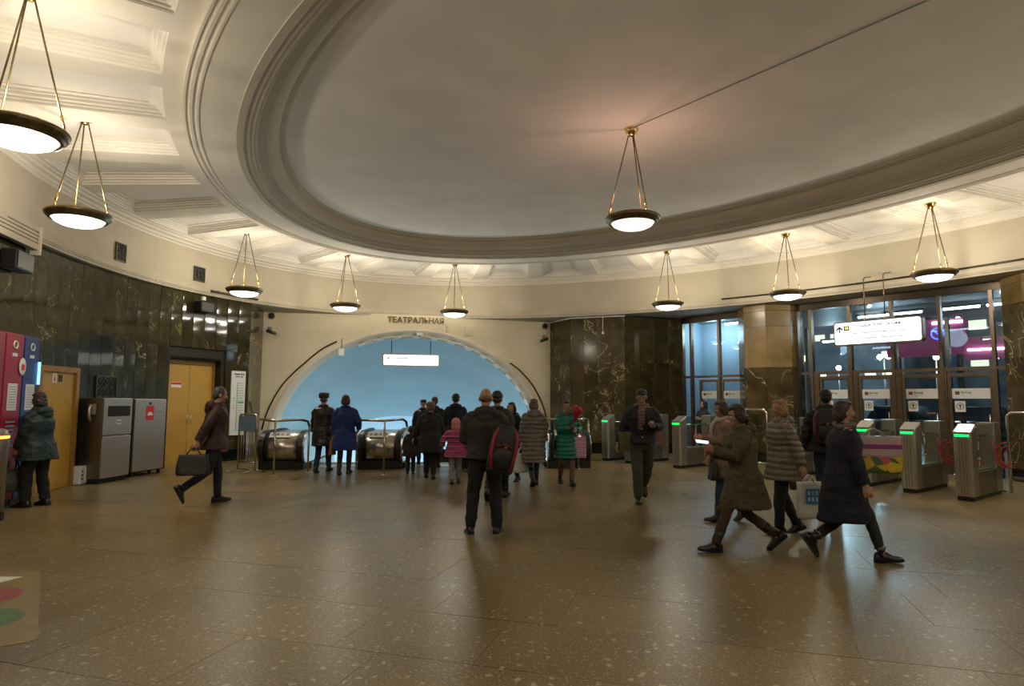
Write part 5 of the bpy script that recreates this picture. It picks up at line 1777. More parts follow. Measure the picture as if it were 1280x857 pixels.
        for y, hw in ((-.088, .026), (-.07, .039), (.04, .046), (.10, .051), (.15, .047), (.195, .018)):
            rings.append([fo(-hw, y, -.084), fo(hw, y, -.084), fo(hw, y, -.066), fo(-hw, y, -.066)])
        loft(bm, rings, smooth=False); obj('sole', bm, wear.get('sole', M['black']), sh_)

    # ---- coat or jacket with sleeves
    cw = wear['coat']
    hem, fat, puff, flare = cw.get('hem', .85), cw.get('fat', 1.0), cw.get('puff', 0), cw.get('flare', 1.0)
    fmid = (Lf[1] + Rf[1]) / 2
    spread = abs(Lf[1] - Rf[1])
    bm = B(); rings = []
    prof = [(1.0, .185, .135), (1.08, .178, .13), (1.18, .185, .14), (1.28, .198, .148), (1.345, .180, .138), (1.39, .145, .118), (1.425, .108, .098), (1.455, .082, .082), (1.478, .074, .074)]
    low = []
    z = hem
    nlow = max(1, int((1.0 - hem) / 0.07))
    for i in range(nlow):
        t_ = i / max(1, nlow); zz = hem + (1.0 - hem) * t_
        f_ = (1 - t_)
        low.append((zz, (.195 + .045 * f_ * flare) , (.145 + (.03 * flare + .145 * spread * (1 if hem < .75 else .5)) * f_)))
    for i, (zz, rx, ry) in enumerate(low + prof):
        k_ = fat if zz < 1.30 else 1 + (fat - 1) * (.6 if zz < 1.4 else .3)
        rings.append(ring_e(sp(zz, 0, (fmid * max(0, (0.95 - zz)) * 0.8) if zz < .95 else 0), rx * k_, ry * k_, 24))
    loft(bm, rings)
    sr = cw.get('sleeve', 1.0) * (1 + (fat - 1) * .6)
    for k in (-1, 1):
        we = elb[k] + (wri[k] - elb[k]) * cw.get('cuff', .97)
        tube(bm, [sp(1.375, k * 0.09, -.01), sp(1.365, k * (shw - .02), -.01), sho[k] * .72 + elb[k] * .28, (sho[k] + elb[k]) / 2, elb[k], (elb[k] + we) / 2, we], [.072 * sr, .078 * sr, .080 * sr, .075 * sr, .066 * sr, .061 * sr, .052 * sr], n=14)
    if cw.get('hood') == 'down':
        ball(bm, sp(1.43, 0, -.105), (.145, .075, .085)); ball(bm, sp(1.37, 0, -.125), (.10, .055, .09))
        for k in (-1, 1): tube(bm, [sp(1.45, k * .10, -.06), sp(1.47, k * .09, .01), sp(1.43, k * .055, .075)], [.035, .033, .028], n=8, round_ends=True)
    elif cw.get('collar', True):
        tube(bm, [sp(1.465, .082 * math.cos(2 * PI * k / 14), -.012 + .082 * math.sin(2 * PI * k / 14)) for k in range(14)], .026, n=8, closed=True)
    me = remeshed(bm, 0.0125, 2, None)
    def folds(c_):
        q = mnoise.noise(Vector((c_.x * 7 + loc[0], c_.y * 7, c_.z * 9))) * .012 + mnoise.noise(Vector((c_.x * 18, c_.y * 18 + loc[1], c_.z * 26))) * .006
        if puff: q += (abs(math.sin(PI * c_.z / puff + 0.8 * mnoise.noise(c_ * 4))) ** 0.6 - .6) * .021
        return q

    displace(me, folds, lambda c: c[2] < 1.45 + dz)
    coat = part(cw.get('name', 'coat'), me, cw['mat'], root)
    if cw.get('hood') == 'up':
        bm = B()
        ball(bm, hd(0, -.028, 1.612), (.108 * hs, .112 * hs, .125 * hs), HR); ball(bm, hd(0, -.035, 1.52), (.105 * hs, .10 * hs, .10 * hs), HR)
        me = remeshed(bm, .013, 2); me2 = me
        part('hood', me2, cw.get('hoodmat', cw['mat']), root)
    if cw.get('buttons'):
        for zz in cw['buttons']:
            bm = B(); ball(bm, sp(zz, 0.02, .165 * fat), .011, sub=1); obj('button', bm, M['black'] if not cw.get('btn') else cw['btn'], coat)
    if cw.get('fur'):
        bm = B()
        for k in range(16):
            a = 2 * PI * k / 16; ball(bm, sp(1.455 + .02 * math.cos(a * 3), .12 * math.cos(a), -.02 + .11 * math.sin(a)), .045, sub=1)
        part('fur_trim', remeshed(bm, .014, 1), cw['fur'], root)

    # ---- hair and hats
    kind, hc = wear.get('hair', ('short', (0.04, .03, .02)))
    if kind != 'none':
        bm = B()
        if kind in ('short', 'bob', 'curly', 'long', 'tied'):
            ball(bm, hd(0, -.024, 1.648), (.083 * hs, .090 * hs, .084 * hs), HR); ball(bm, hd(0, -.045, 1.60), (.076 * hs, .068 * hs, .085 * hs), HR)
            for k in (-1, 1): ball(bm, hd(k * .066, .01, 1.625), (.017 * hs, .035 * hs, .035 * hs), HR)
        if kind in ('bob', 'curly'):
            for k in (-1, 1):
                ball(bm, hd(k * .068, -.02, 1.57), (.03, .055, .075), HR); ball(bm, hd(k * .072, .02, 1.60), (.018, .03, .05), HR)
            ball(bm, hd(0, -.065, 1.55), (.078, .05, .075), HR); ball(bm, hd(0, .03, 1.69), (.065, .05, .035), HR)
        if kind == 'long':
            for k in (-1, 1): tube(bm, [hd(k * .070, -.005, 1.64), hd(k * .082, -.015, 1.56), hd(k * .085, .0, 1.47)], [.03, .034, .024], n=8, round_ends=True)
            ball(bm, hd(0, -.07, 1.52), (.085, .045, .11), HR); ball(bm, hd(0, .03, 1.69), (.065, .05, .03), HR)
        if kind == 'loose':
            ball(bm, hd(0, -.024, 1.648), (.083, .090, .084), HR); ball(bm, hd(0, -.055, 1.58), (.082, .062, .10), HR); ball(bm, hd(0, .03, 1.69), (.066, .05, .03), HR)
            for k in (-1, 1): ball(bm, hd(k * .066, -.03, 1.61), (.022, .045, .075), HR)
        if kind == 'tied':
            ball(bm, hd(0, -.115, 1.60), (.035, .035, .045), HR); ball(bm, hd(0, .03, 1.688), (.065, .05, .03), HR)
        if kind == 'fringe':   # bald head with a band of hair
            ball(bm, hd(0, -.042, 1.592), (.079 * hs, .070 * hs, .052 * hs), HR)
        if kind == 'knit':
            ball(bm, hd(0, -.012, 1.665), (.088 * hs, .10 * hs, .075 * hs), HR); loft(bm, [[hd(r_ * math.cos(2 * PI * k / 20) * .93, -.012 + r_ * math.sin(2 * PI * k / 20) * 1.08, z_) for k in range(20)] for r_, z_ in ((.09, 1.618), (.099, 1.625), (.099, 1.66), (.088, 1.67))])
        if kind == 'fur':
            loft(bm, [[hd(r_ * math.cos(2 * PI * k / 22), -.008 + r_ * 1.12 * math.sin(2 * PI * k / 22), z_) for k in range(22)] for r_, z_ in ((.085, 1.622), (.105, 1.635), (.112, 1.69), (.105, 1.735), (.07, 1.752), (.02, 1.755))])
        if kind == 'furlong':
            ball(bm, hd(0, -.015, 1.66), (.112, .118, .085), HR); ball(bm, hd(0, -.05, 1.59), (.105, .07, .07), HR)
        if kind == 'cap':
            ball(bm, hd(0, -.012, 1.67), (.088, .104, .052), HR); loft(bm, [[hd(.086 * math.cos(2 * PI * k / 20), -.01 + .098 * math.sin(2 * PI * k / 20), z_) for k in range(20)] for z_ in (1.628, 1.672)])
            loft(bm, [[hd(x * (1 if y < .1 else .9), y, z_) for x, y in ((-.07, .05), (.07, .05), (.062, .125), (.0, .15), (-.062, .125))] for z_ in (1.634, 1.646)])
        me = remeshed(bm, .0095, 2)
        amp = .010 if kind in ('curly', 'fur', 'furlong', 'bob') else .004
        displace(me, lambda c: mnoise.noise(c * (42 if kind != 'curly' else 26)) * amp)
        part('hat' if kind in ('knit', 'fur', 'furlong', 'cap') else 'hair', me, hairmat(hc), root)
        if kind in ('knit', 'cap', 'fur') and wear.get('nape'):
            bm = B(); ball(bm, hd(0, -.045, 1.585), (.076, .066, .055), HR); obj('hair', bm, hairmat(wear['nape']), root, True)
    # ---- scarf
    if wear.get('scarf'):
        bm = B()
        tube(bm, [sp(1.46 + .015 * math.sin(2 * PI * k / 16 * 2), .088 * math.cos(2 * PI * k / 16), -.005 + .088 * math.sin(2 * PI * k / 16)) for k in range(16)], .034, n=8, closed=True)
        if wear.get('scarf_ends', True):
            tube(bm, [sp(1.45, .03, .085), sp(1.36, .045, .15), sp(1.22, .05, .165), sp(1.12, .045, .16)], [.03, .034, .036, .034], n=8, round_ends=True)
            tube(bm, [sp(1.45, -.02, .09), sp(1.38, .0, .155), sp(1.28, .005, .172), sp(1.2, .0, .168)], [.03, .034, .034, .03], n=8, round_ends=True)
        part('scarf', remeshed(bm, .011, 2), wear['scarf'], root)
    if wear.get('glasses'):
        bm = B()
        for k in (-1, 1):
            tube(bm, [hd(k * .033 + .023 * math.cos(2 * PI * q / 12), .100, 1.602 + .017 * math.sin(2 * PI * q / 12)) for q in range(12)], .0022, n=4, closed=True)
            tube(bm, [hd(k * .056, .098, 1.605), hd(k * .078, .03, 1.603)], .002, n=4)
        tube(bm, [hd(-.01, .101, 1.606), hd(.01, .101, 1.606)], .002, n=4); obj('glasses', bm, M['black'], root)
    if wear.get('gloves'):
        pass
    Wm = Matrix.Translation(root.location) @ Matrix.Rotation(R(heading), 4, 'Z') @ Matrix.Diagonal((s, s, s, 1))
    return dict(root=root, sp=sp, sho=sho, elb=elb, wri=wri, W=lambda p: Wm @ Vector(p), s=s, dz=dz,
                grip=lambda k: Wm @ (wri[k] + (wri[k] - elb[k]).normalized() * 0.10))


# ---------------------------------------------------------------- things people carry
def hand_bag(name, label, cat, grip, drop, wd, ht, dp, mat, rotz, handle_mat=None, sag=0.0, taper=0.85, deco=None):
    """bag hanging from a hand: origin at the grip"""
    r = empty(name, grip, rotz); tag(r, label, cat)
    z1 = -drop; z0 = -drop - ht
    bm = B(); rings = []
    for t_ in (0, .08, .25, .5, .75, .92, 1.0):
        z = z0 + (z1 - z0) * t_
        wf = 1 + sag * math.sin(PI * min(1, t_ * 1.1)) ; k_ = (taper + (1 - taper) * (1 - t_)) * (0.9 if t_ == 0 else 1)
        n = 20
        ring = []
        for q in range(n):
            a = 2 * PI * q / n; c, s_ = math.cos(a), math.sin(a)
            ex = lambda v: math.copysign(abs(v) ** 0.5, v)
            ring.append((ex(c) * wd / 2 * wf * k_, ex(s_) * dp / 2 * wf * (1 - .55 * t_) + mnoise.noise(Vector((c * 2, s_ * 2, z * 9))) * dp * .10, z))
        rings.append(ring)
    loft(bm, rings); b = obj('body', bm, mat, r, True)
    for k in (-1, 1):
        bm = B(); tube(bm, [(-wd * .22, k * .015, z1 - .01), (-wd * .12, k * .012, z1 + drop * .6), (0, k * .006, .0), (wd * .12, k * .012, z1 + drop * .6), (wd * .22, k * .015, z1 - .01)], .009, n=6); obj('handle', bm, handle_mat or mat, r)
    return r, b, z0, z1


def backpack(label, pos, rotz, tilt, wd, ht, dp, mat, trim):
    r = empty('backpack', pos, rotz); r.rotation_euler = (0, R(tilt), rotz); tag(r, label, 'backpack')
    bm = B(); rings = []
    for t_ in (0, .06, .3, .6, .85, .96, 1.0):
        k_ = (.75, .95, 1, 1, .88, .62, .35)[[0, .06, .3, .6, .85, .96, 1.0].index(t_)]
        n = 20; ring = []
        for q in range(n):
            a = 2 * PI * q / n; ex = lambda v: math.copysign(abs(v) ** 0.6, v)
            ring.append((ex(math.cos(a)) * wd / 2 * k_, ex(math.sin(a)) * dp / 2 * k_, -ht / 2 + ht * t_))
        rings.append(ring)
    loft(bm, rings); obj('main_bag', bm, mat, r, True)
    bm = B(); rings = []
    for t_, k_ in ((0, .6), (.08, .9), (.5, 1), (.9, .85), (1, .5)):
        rings.append([(math.copysign(abs(math.cos(2 * PI * q / 16)) ** .6, math.cos(2 * PI * q / 16)) * wd * .34 * k_, -dp * .45 + math.copysign(abs(math.sin(2 * PI * q / 16)) ** .6, math.sin(2 * PI * q / 16)) * dp * .22 * k_, -ht * .40 + ht * .45 * t_) for q in range(16)])
    loft(bm, rings); obj('front_pocket', bm, mat, r, True)
    for k in (-1, 1):
        bm = B(); tube(bm, [(k * wd * .30, -dp * .52, -ht * .42), (k * wd * .42, -dp * .40, -ht * .1), (k * wd * .42, -dp * .38, ht * .22), (k * wd * .30, -dp * .30, ht * .42)], [.018, .024, .022, .014], n=7); obj('side_trim', bm, trim, r)
        bm = B(); tube(bm, [(k * wd * .25, dp * .45, ht * .40), (k * wd * .30, dp * .75, ht * .25), (k * wd * .33, dp * .7, -ht * .15), (k * wd * .36, dp * .4, -ht * .4)], .016, n=6); obj('shoulder_strap', bm, mat, r)
    bm = B(); tube(bm, [(-.05, -dp * .1, ht * .48), (0, -dp * .1, ht * .55), (.05, -dp * .1, ht * .48)], .010, n=6); obj('grab_loop', bm, mat, r)
    bm = B(); tube(bm, [(-wd * .28, -dp * .56, ht * .05), (0, -dp * .62, ht * .12), (wd * .28, -dp * .56, ht * .05)], .010, n=5); obj('zip', bm, trim, r)
    bm = B(); ball(bm, (0.01, -dp * .68, ht * .06), (.02, .008, .02)); obj('badge', bm, M['film'], r)
    return r


def phone(pos, rot, label, lit=True):
    r = empty('mobile_phone', pos); r.rotation_euler = rot; tag(r, label, 'phone')
    bm = B(); box(bm, (0, 0, 0), (0.072, 0.15, 0.009), bevel=0.003); obj('case', bm, M['black'], r)
    bm = B(); box(bm, (0, 0, 0.0055), (0.064, 0.138, 0.002)); obj('screen', bm, M['phone_screen'] if lit else M['black'], r)
    return r


M['phone_screen'] = emit('phone_screen', (0.75, 0.85, 1.0), 0.9)
# ---------------------------------------------------------------- people: the crowd
BLK = cloth('black_cloth', (0.010, 0.010, 0.012)); BLKLEG = cloth('black_trousers', (0.009, 0.009, 0.012)); CHAR = cloth('charcoal_shell', (0.028, 0.028, 0.022))
LEATHER = simple('black_leather', (0.018, 0.016, 0.012), 0.32, nscale=14, namt=0.4, bump=0.3); BOOT = simple('boot_leather', (0.010, 0.009, 0.009), 0.35)
BRBOOT = simple('brown_boot', (0.07, 0.04, 0.02), 0.45)
NAVY = cloth('navy_wool', (0.006, 0.007, 0.016)); JEANS = cloth('blue_jeans', (0.03, 0.05, 0.10)); DKJEANS = cloth('dark_jeans', (0.012, 0.018, 0.035))
TEAL = cloth('dark_teal_shell', (0.005, 0.019, 0.021), 0.6); MAROON = cloth('maroon_shell', (0.038, 0.008, 0.008), 0.6); BLUEC = cloth('blue_wool', (0.010, 0.026, 0.15))
TAUPE = cloth('taupe_quilt', (0.135, 0.115, 0.095), 0.55); GREENC = cloth('green_quilt', (0.0, 0.16, 0.105), 0.5); OLIVE = cloth('olive_parka', (0.060, 0.052, 0.016), 0.75)
TAN = cloth('dusty_tan_coat', (0.19, 0.125, 0.085)); GREYBEIGE = cloth('grey_beige_quilt', (0.15, 0.125, 0.095), 0.5); GRNTR = cloth('grey_green_trousers', (0.045, 0.045, 0.032))
TIGHTS = cloth('brown_tights', (0.055, 0.028, 0.015)); SKINLEG = cloth('nude_tights', (0.19, 0.10, 0.06)); DKTIGHT = cloth('dark_tights', (0.035, 0.018, 0.012)); PALEPR = cloth('pale_patterned_trousers', (0.26, 0.24, 0.22), 0.8, 45, 0.6)
CHARTR = cloth('charcoal_trousers', (0.02, 0.022, 0.026)); FUR = cloth('grey_fur', (0.10, 0.085, 0.07), 0.9, 50, 0.5, 0.6)
BROWN = (0.045, 0.022, 0.010); DBROWN = (0.028, 0.014, 0.008); GREY = (0.07, 0.06, 0.05); BLOND = (0.30, 0.18, 0.07); BLACKH = (0.008, 0.007, 0.007); LBROWN = (0.12, 0.075, 0.04)


def stripes(name, cols, scale):
    m, nt, bs = newmat(name); tc = N(nt, 'ShaderNodeTexCoord'); sx = N(nt, 'ShaderNodeSeparateXYZ'); nt.links.new(tc.outputs['Object'], sx.inputs[0])
    mu = N(nt, 'ShaderNodeMath', operation='MULTIPLY'); mu.inputs[1].default_value = scale; nt.links.new(sx.outputs[2], mu.inputs[0])
    fr = N(nt, 'ShaderNodeMath', operation='FRACT'); nt.links.new(mu.outputs[0], fr.inputs[0])
    c = ramp(nt, fr.outputs[0], [(i / len(cols), c_) for i, c_ in enumerate(cols)])
    c.node.color_ramp.interpolation = 'CONSTANT'
    nt.links.new(c, bs.inputs['Base Color']); bs.inputs['Roughness'].default_value = 0.75
    return m


PINK = stripes('pink_striped_quilt', [(0.42, 0.03, 0.13), (0.42, 0.03, 0.13), (0.10, 0.03, 0.10), (0.50, 0.22, 0.30), (0.42, 0.02, 0.08), (0.16, 0.06, 0.16)], 7.5)
SCARF = stripes('striped_scarf', [(0.14, 0.07, 0.05), (0.06, 0.03, 0.05), (0.20, 0.13, 0.10), (0.09, 0.05, 0.06)], 22)
WALK_L = dict(L=(-.09, .30, .085, -8, 4), R=(.09, -.30, .17, 48, -4))      # left foot leads
WALK_R = dict(R=(.09, .30, .085, -8, -4), L=(-.09, -.30, .17, 48, 4))


def P_(**k):
    return k


def walk(lead, st=.30, back=.30, lift=.17, pit=48, **k):
    a = (.08, st, .085, -6, -4); b = (.08, -back, lift, pit, -4)
    d = dict(R=a, L=(-b[0], b[1], b[2], b[3], 4)) if lead == 'R' else dict(L=(-a[0], a[1], a[2], a[3], 4), R=b)
    d.update(k); return d


C_ = lambda mat, hem, **k: dict(mat=mat, hem=hem, **k)
# left: woman at the ticket machines
p = person('woman in a bulky dark teal hooded coat facing the blue ticket machine', (-7.12, 9.62), 86, 1.69,
           P_(hL=(-.20, .20, .78), hR=(.12, .42, 1.30), lean=3, nod=8, L=(-.12, .05, .08, 0, 8), R=(.11, -.08, .08, 0, -8)),
           dict(coat=C_(TEAL, .70, fat=1.28, hood='down'), legs=(BLKLEG, 1.35, .98), shoes=(BOOT, .16), hair=('bob', DBROWN)))
hand_bag('handbag', 'black handbag hanging from the hand of the woman in teal', 'bag', p['grip'](-1), .20, .38, .32, .16, LEATHER, R(60), sag=.08)
# man in maroon
p = person('man in a maroon hooded jacket walking right past the ochre double door', (-4.62, 9.90), -56, 1.79,
           walk('L', .10, .40, .25, 62, hR=(.25, -.30, .84), hL=(-.24, .16, .84), lean=5, nod=14, yaw=0),
           dict(coat=C_(MAROON, .80, fat=1.12, hood='down'), legs=(DKJEANS, 1.05, .99), shoes=(BOOT, .08), hair=('short', GREY)))
hand_bag('travel_bag', 'dark soft travel bag swinging from the hand of the man in maroon', 'bag', p['grip'](1), .10, .46, .30, .20, cloth('dark_bag', (0.022, 0.022, 0.014), .6), R(20), sag=.06)
# couple at the left escalator
person('man in a black fur hat and leather coat stepping onto the left escalator', (-4.20, 14.20), -4, 1.74,
       walk('R', .20, .14, .10, 12, hL=(-.24, .10, .86), hR=(.22, .14, .86)), dict(coat=C_(LEATHER, .58, fat=1.16, flare=.25), legs=(DKJEANS, 1.08, .98), shoes=(BOOT, .10), hair=('fur', (.018, .012, .010)), nape=GREY))
p = person('woman in a blue wool coat behind the man in the fur hat', (-3.62, 13.86), 3, 1.70,
           walk('R', .10, .12, .10, 14, hL=(-.27, .04, .80), hR=(.27, .16, .98)), dict(coat=C_(BLUEC, .52, fat=1.16, flare=1.0), legs=(DKTIGHT, 1.0, .9), legname='tights', shoes=(BOOT, .30), hair=('bob', BROWN)))
hand_bag('tote_bag', 'small tan bag in the left hand of the woman in blue', 'bag', p['grip'](-1), .05, .20, .30, .10, simple('tan_leather', (.34, .13, .055), .5), R(75), sag=.04)
bm = B(); q = [(-.13, .02, 1.44), (-.10, -.155, 1.36), (.02, -.175, 1.18), (-.16, -.14, .98), (-.25, -.02, .90)]
tube(bm, [Vector((-x, y, z)) for x, y, z in q], .012, n=5); obj('bag_strap', bm, M['black'], p['root'])
# crowd in the middle
p = person('stout older person in a long black coat and round tan fur hat', (-1.68, 13.2), 6, 1.56,
           walk('L', .14, .16, .10, 16, hL=(-.42, .10, .80), hR=(.34, .12, .72), lean=6), dict(coat=C_(BLK, .58, fat=1.30, flare=.5), legs=(BLKLEG, 1.15, .98), shoes=(BOOT, .12), hair=('furlong', (.16, .085, .035))))
person('man with cropped brown hair and navy jacket, beyond the tan fur hat', (-1.86, 15.35), 4, 1.68, P_(), dict(coat=C_(NAVY, .82, fat=1.1), legs=(DKJEANS, 1.0, .98), shoes=(BOOT, .1), hair=('short', (.07, .035, .018))))
person('man in a dark flat hat mostly hidden behind the tan fur hat', (-2.24, 16.1), 0, 1.62, P_(), dict(coat=C_(BLK, .80), legs=(BLKLEG, 1.0, .98), shoes=(BOOT, .1), hair=('cap', (.012, .013, .016))))
person('man in a black knit cap and dark blue jacket behind the child in pink', (-1.27, 14.4), 4, 1.74,
       walk('R', .14, .10, .10, 14), dict(coat=C_(NAVY, .80, fat=1.18, hood='down'), legs=(DKJEANS, 1.05, .98), shoes=(BOOT, .1), hair=('knit', BLACKH), nape=DBROWN))
kid = person('small child in a pink striped jacket and pale hood', (-1.08, 12.34), 4, 1.22,
       walk('R', .14, .14, .11, 20, hL=(-.36, .12, 1.02), hR=(.26, .06, .88), head=1.22), dict(coat=C_(PINK, .72, fat=1.30, hood='up', puff=.12, hoodmat=cloth('pale_pink_hood', (.50, .20, .22))), legs=(PALEPR, 1.25, .98), shoes=(BRBOOT, .06), hair=('none', DBROWN)))
hand_bag('handbag', 'small black bag hanging between the person in black and the child', 'bag', p['grip'](1) + Vector((0, -.05, -.02)), .10, .26, .26, .14, LEATHER, R(10), sag=.1)
person('toddler in dark brown beside the person in the tan fur hat', (-2.20, 13.95), 4, 0.99, P_(head=1.35, hR=(.30, .10, 1.15)), dict(coat=C_(cloth('dark_brown_coat', (.03, .02, .012)), .66, fat=1.35, hood='down'), legs=(BLKLEG, 1.3, .98), shoes=(BOOT, .1), hair=('short', BROWN)))
# the man standing nearest with the backpack
p = person('balding man in a dark hooded jacket standing with his back to us, feet apart', (-.32, 7.76), 2, 1.745,
           P_(L=(-.17, -.02, .08, 0, 14), R=(.15, .0, .08, 0, -16), hL=(-.17, .28, 1.06), hR=(.20, .26, 1.06), nod=10, yaw=-8, lean=1),
           dict(coat=C_(CHAR, .885, fat=1.20, hood='down', flare=.1, sleeve=1.05), legs=(BLKLEG, 1.22, .99), shoes=(BOOT, .03), sole=M['grey'], hair=('fringe', (.17, .10, .065))))
backpack('black backpack with red trim slung behind the balding man', (-.10, 7.44, 1.03), R(8), 11, .33, .56, .20, cloth('black_nylon', (.012, .012, .013), .55), simple('red_trim', (.30, .012, .03), .5))
person('man in a black knit cap and dark coat mostly hidden behind the balding man', (-.24, 10.45), -12, 1.77, walk('R', .24, .26, .15, 40), dict(coat=C_(CHAR, .60, fat=1.12), legs=(BLKLEG, 1.1, .98), shoes=(BOOT, .1), hair=('knit', BLACKH), nape=DBROWN))
person('dark-haired woman in a black coat facing left, half hidden behind the backpack', (.00, 12.7), 148, 1.56, walk('R', .12, .12, .1, 14, yaw=10), dict(coat=C_(NAVY, .58, fat=1.1, hood='down'), legs=(BLKLEG, .95, .98), shoes=(BOOT, .2), hair=('long', BLACKH)))
# grey quilted coat
p = person('woman in a long grey-brown quilted coat and jeans with her back to us', (.42, 12.15), 12, 1.63,
           walk('R', .12, .26, .14, 34, hL=(-.25, .02, .86), hR=(.25, .06, .84)), dict(coat=C_(TAUPE, .47, fat=1.16, puff=.085, hood='down', flare=.4), legs=(JEANS, .95, .95), shoes=(BOOT, .24), hair=('bob', LBROWN)))
M['plastic_bag'] = simple('white_plastic', (.55, .54, .50), .35, nscale=8, namt=.12)
hand_bag('carrier_bag', 'white plastic carrier bag in the left hand of the woman in grey quilting', 'bag', p['grip'](-1), .12, .28, .36, .16, M['plastic_bag'], R(25), sag=.12, taper=.55)
# green coat
p = person('woman in a bright green quilted coat walking toward us with a phone', (1.05, 12.30), 188, 1.60,
           walk('L', .16, .20, .16, 36, hR=(.02, .29, 1.16), hL=(-.16, .22, 1.12), palmR=(-.3, .2, 1), yaw=-12, nod=4), dict(coat=C_(GREENC, .55, fat=1.14, puff=.085, flare=.5, fur=FUR, buttons=(.8, .95, 1.1, 1.25)), legs=(SKINLEG, 1.0, .9), legname='tights', shoes=(BOOT, .33), hair=('tied', DBROWN), glasses=True))
phone(p['grip'](1) + Vector((0, -.02, .03)), (R(-50), 0, R(200)), 'dark phone in the hand of the woman in green', False)
hand_bag('shoulder_bag', 'black shoulder bag under the arm of the woman in green', 'bag', p['W']((.29, -.02, 1.28)), .22, .22, .30, .12, LEATHER, R(100), sag=.06)
bq = empty('bouquet', p['W']((-.17, .20, 1.42)), R(190)); bq.scale = (.72, .72, .72); tag(bq, 'flower bouquet in red wrapping held by the woman in green', 'bouquet')
M['redwrap'] = simple('red_wrapping', (.36, .015, .02), .45)
bm = B(); lathe(bm, [(.03, -.20), (.06, -.05), (.115, .12), (.14, .20), (.10, .17), (.0, .12)], n=18)
for v in bm.verts: v.co += Vector((0, 0, .03 * math.sin(5 * math.atan2(v.co.y, v.co.x)) * (1 if v.co.z > .1 else 0)))
o = obj('wrapping', bm, M['redwrap'], bq, True); o.rotation_euler = (R(-12), R(-12), 0)
for k in range(9):
    a = 2 * PI * k / 7; r_ = .065 if k < 7 else .02
    bm = B(); ball(bm, (r_ * math.cos(a) + .03, r_ * math.sin(a) - .03, .19 + .02 * (k % 3)), (.03, .03, .036), sub=2); obj('flower', bm, simple('red_petal', (.50, .03, .05), .5) if k == 0 else bpy.data.materials['red_petal'], bq)
M['pinkprint'] = stripes('pink_printed_paper', [(.55, .42, .48), (.45, .10, .26), (.60, .50, .55), (.20, .08, .24), (.55, .30, .40)], 13)
hand_bag('gift_bag', 'pink and purple printed gift bag on the arm of the woman in green', 'bag', p['W']((-.26, .10, 1.10)), .12, .26, .40, .10, M['pinkprint'], R(195), taper=1.0)
# man in the cap
p = person('man in a black cap, glasses and striped scarf walking toward us', (2.08, 10.20), 176, 1.79,
           walk('R', .12, .42, .22, 50, hR=(.38, .06, .86), hL=(-.14, .30, 1.16), palmL=(.2, .2, 1), yaw=-8, curlL=.8), dict(coat=C_(BLK, .90, fat=1.16, flare=.1, buttons=(1.0, 1.12), btn=M['white']), legs=(GRNTR, 1.25, .99), shoes=(BOOT, .08), hair=('cap', BLACKH), nape=DBROWN, scarf=SCARF, glasses=True))
sb_ = empty('satchel', p['W']((.24, .06, .92)), R(190)); tag(sb_, 'olive canvas satchel on a strap at the side of the man in the cap', 'bag')
CANV = cloth('olive_canvas', (.10, .085, .04))
bm = B(); box(bm, (0, 0, 0), (.26, .10, .30), bevel=.02); obj('pouch', bm, CANV, sb_, True); bm = B(); box(bm, (0, -.055, .06), (.27, .02, .18), bevel=.008); obj('flap', bm, CANV, sb_)
bm = B(); tube(bm, [sb_.matrix_world.inverted() @ p['W'](q) for q in ((.22, .13, 1.0), (.10, .205, 1.12), (-.02, .20, 1.28), (-.11, .13, 1.42), (-.12, -.05, 1.47))], .020, n=6); obj('strap', bm, CANV, sb_)
phone(p['grip'](-1) + Vector((0, -.02, .02)), (R(-40), 0, R(170)), 'small dark phone in the raised hand of the man in the cap', False)
# beyond the glass
person('person in a black hood beyond the turnstiles by the narrow glass bay', (5.30, 17.55), 120, 1.60, P_(hL=(-.15, .3, 1.2)), dict(coat=C_(BLK, .6, fat=1.15, hood='up'), legs=(BLKLEG, 1.0, .98), shoes=(BOOT, .1), hair=('short', BLACKH)))
# right group
p = person('woman in a dusty tan coat with curly brown hair, behind the woman in olive', (2.88, 8.62), 84, 1.61,
           walk('L', .14, .22, .14, 36, hL=(-.12, .34, 1.18), hR=(.2, .18, .9), nod=16), dict(coat=C_(TAN, .62, fat=1.12), legs=(JEANS, .95, .97), shoes=(BRBOOT, .16), hair=('curly', (.075, .036, .016)), scarf=cloth('white_scarf', (.45, .41, .35)), scarf_ends=True))
hand_bag('handbag', 'black handbag hanging before the woman in dusty tan', 'bag', p['W']((-.12, .20, .92)), .08, .30, .22, .12, LEATHER, R(84), sag=.06)
p = person('woman in an olive green hooded parka striding left with a lit phone', (2.52, 6.95), 86, 1.635,
           walk('L', .36, .36, .17, 40, hL=(-.10, .36, 1.20), hR=(.06, .34, 1.16), nod=18, palmL=(1, 0, .6), lean=4), dict(coat=C_(OLIVE, .56, fat=1.16, hood='down', flare=.12), legs=(TIGHTS, 1.0, .97), legname='tights', shoes=(BOOT, .16), hair=('bob', DBROWN)))
phone(p['grip'](-1) + Vector((-.03, .0, .06)), (R(8), R(-28), R(84)), 'lit phone in the raised hand of the woman in olive')
p = person('blonde woman in a grey-beige puffer jacket walking left', (3.34, 7.86), 82, 1.62,
           walk('L', .10, .16, .11, 24, hL=(-.27, -.16, .84), hR=(.22, .10, .86), lean=4), dict(coat=C_(GREYBEIGE, .70, fat=1.24, puff=.075, hood='down'), legs=(BLKLEG, 1.15, .97), shoes=(BOOT, .22), hair=('bob', BLOND)))
r, b, z0, z1 = hand_bag('carrier_bag', 'white carrier bag with a blue square in the hand of the blonde woman', 'bag', p['grip'](-1) + Vector((.02, -.06, 0)), .08, .30, .42, .12, M['plastic_bag'], R(2), taper=.95, handle_mat=M['plastic_bag'])
M['bagblue'] = simple('blue_print', (.03, .20, .50), .5)
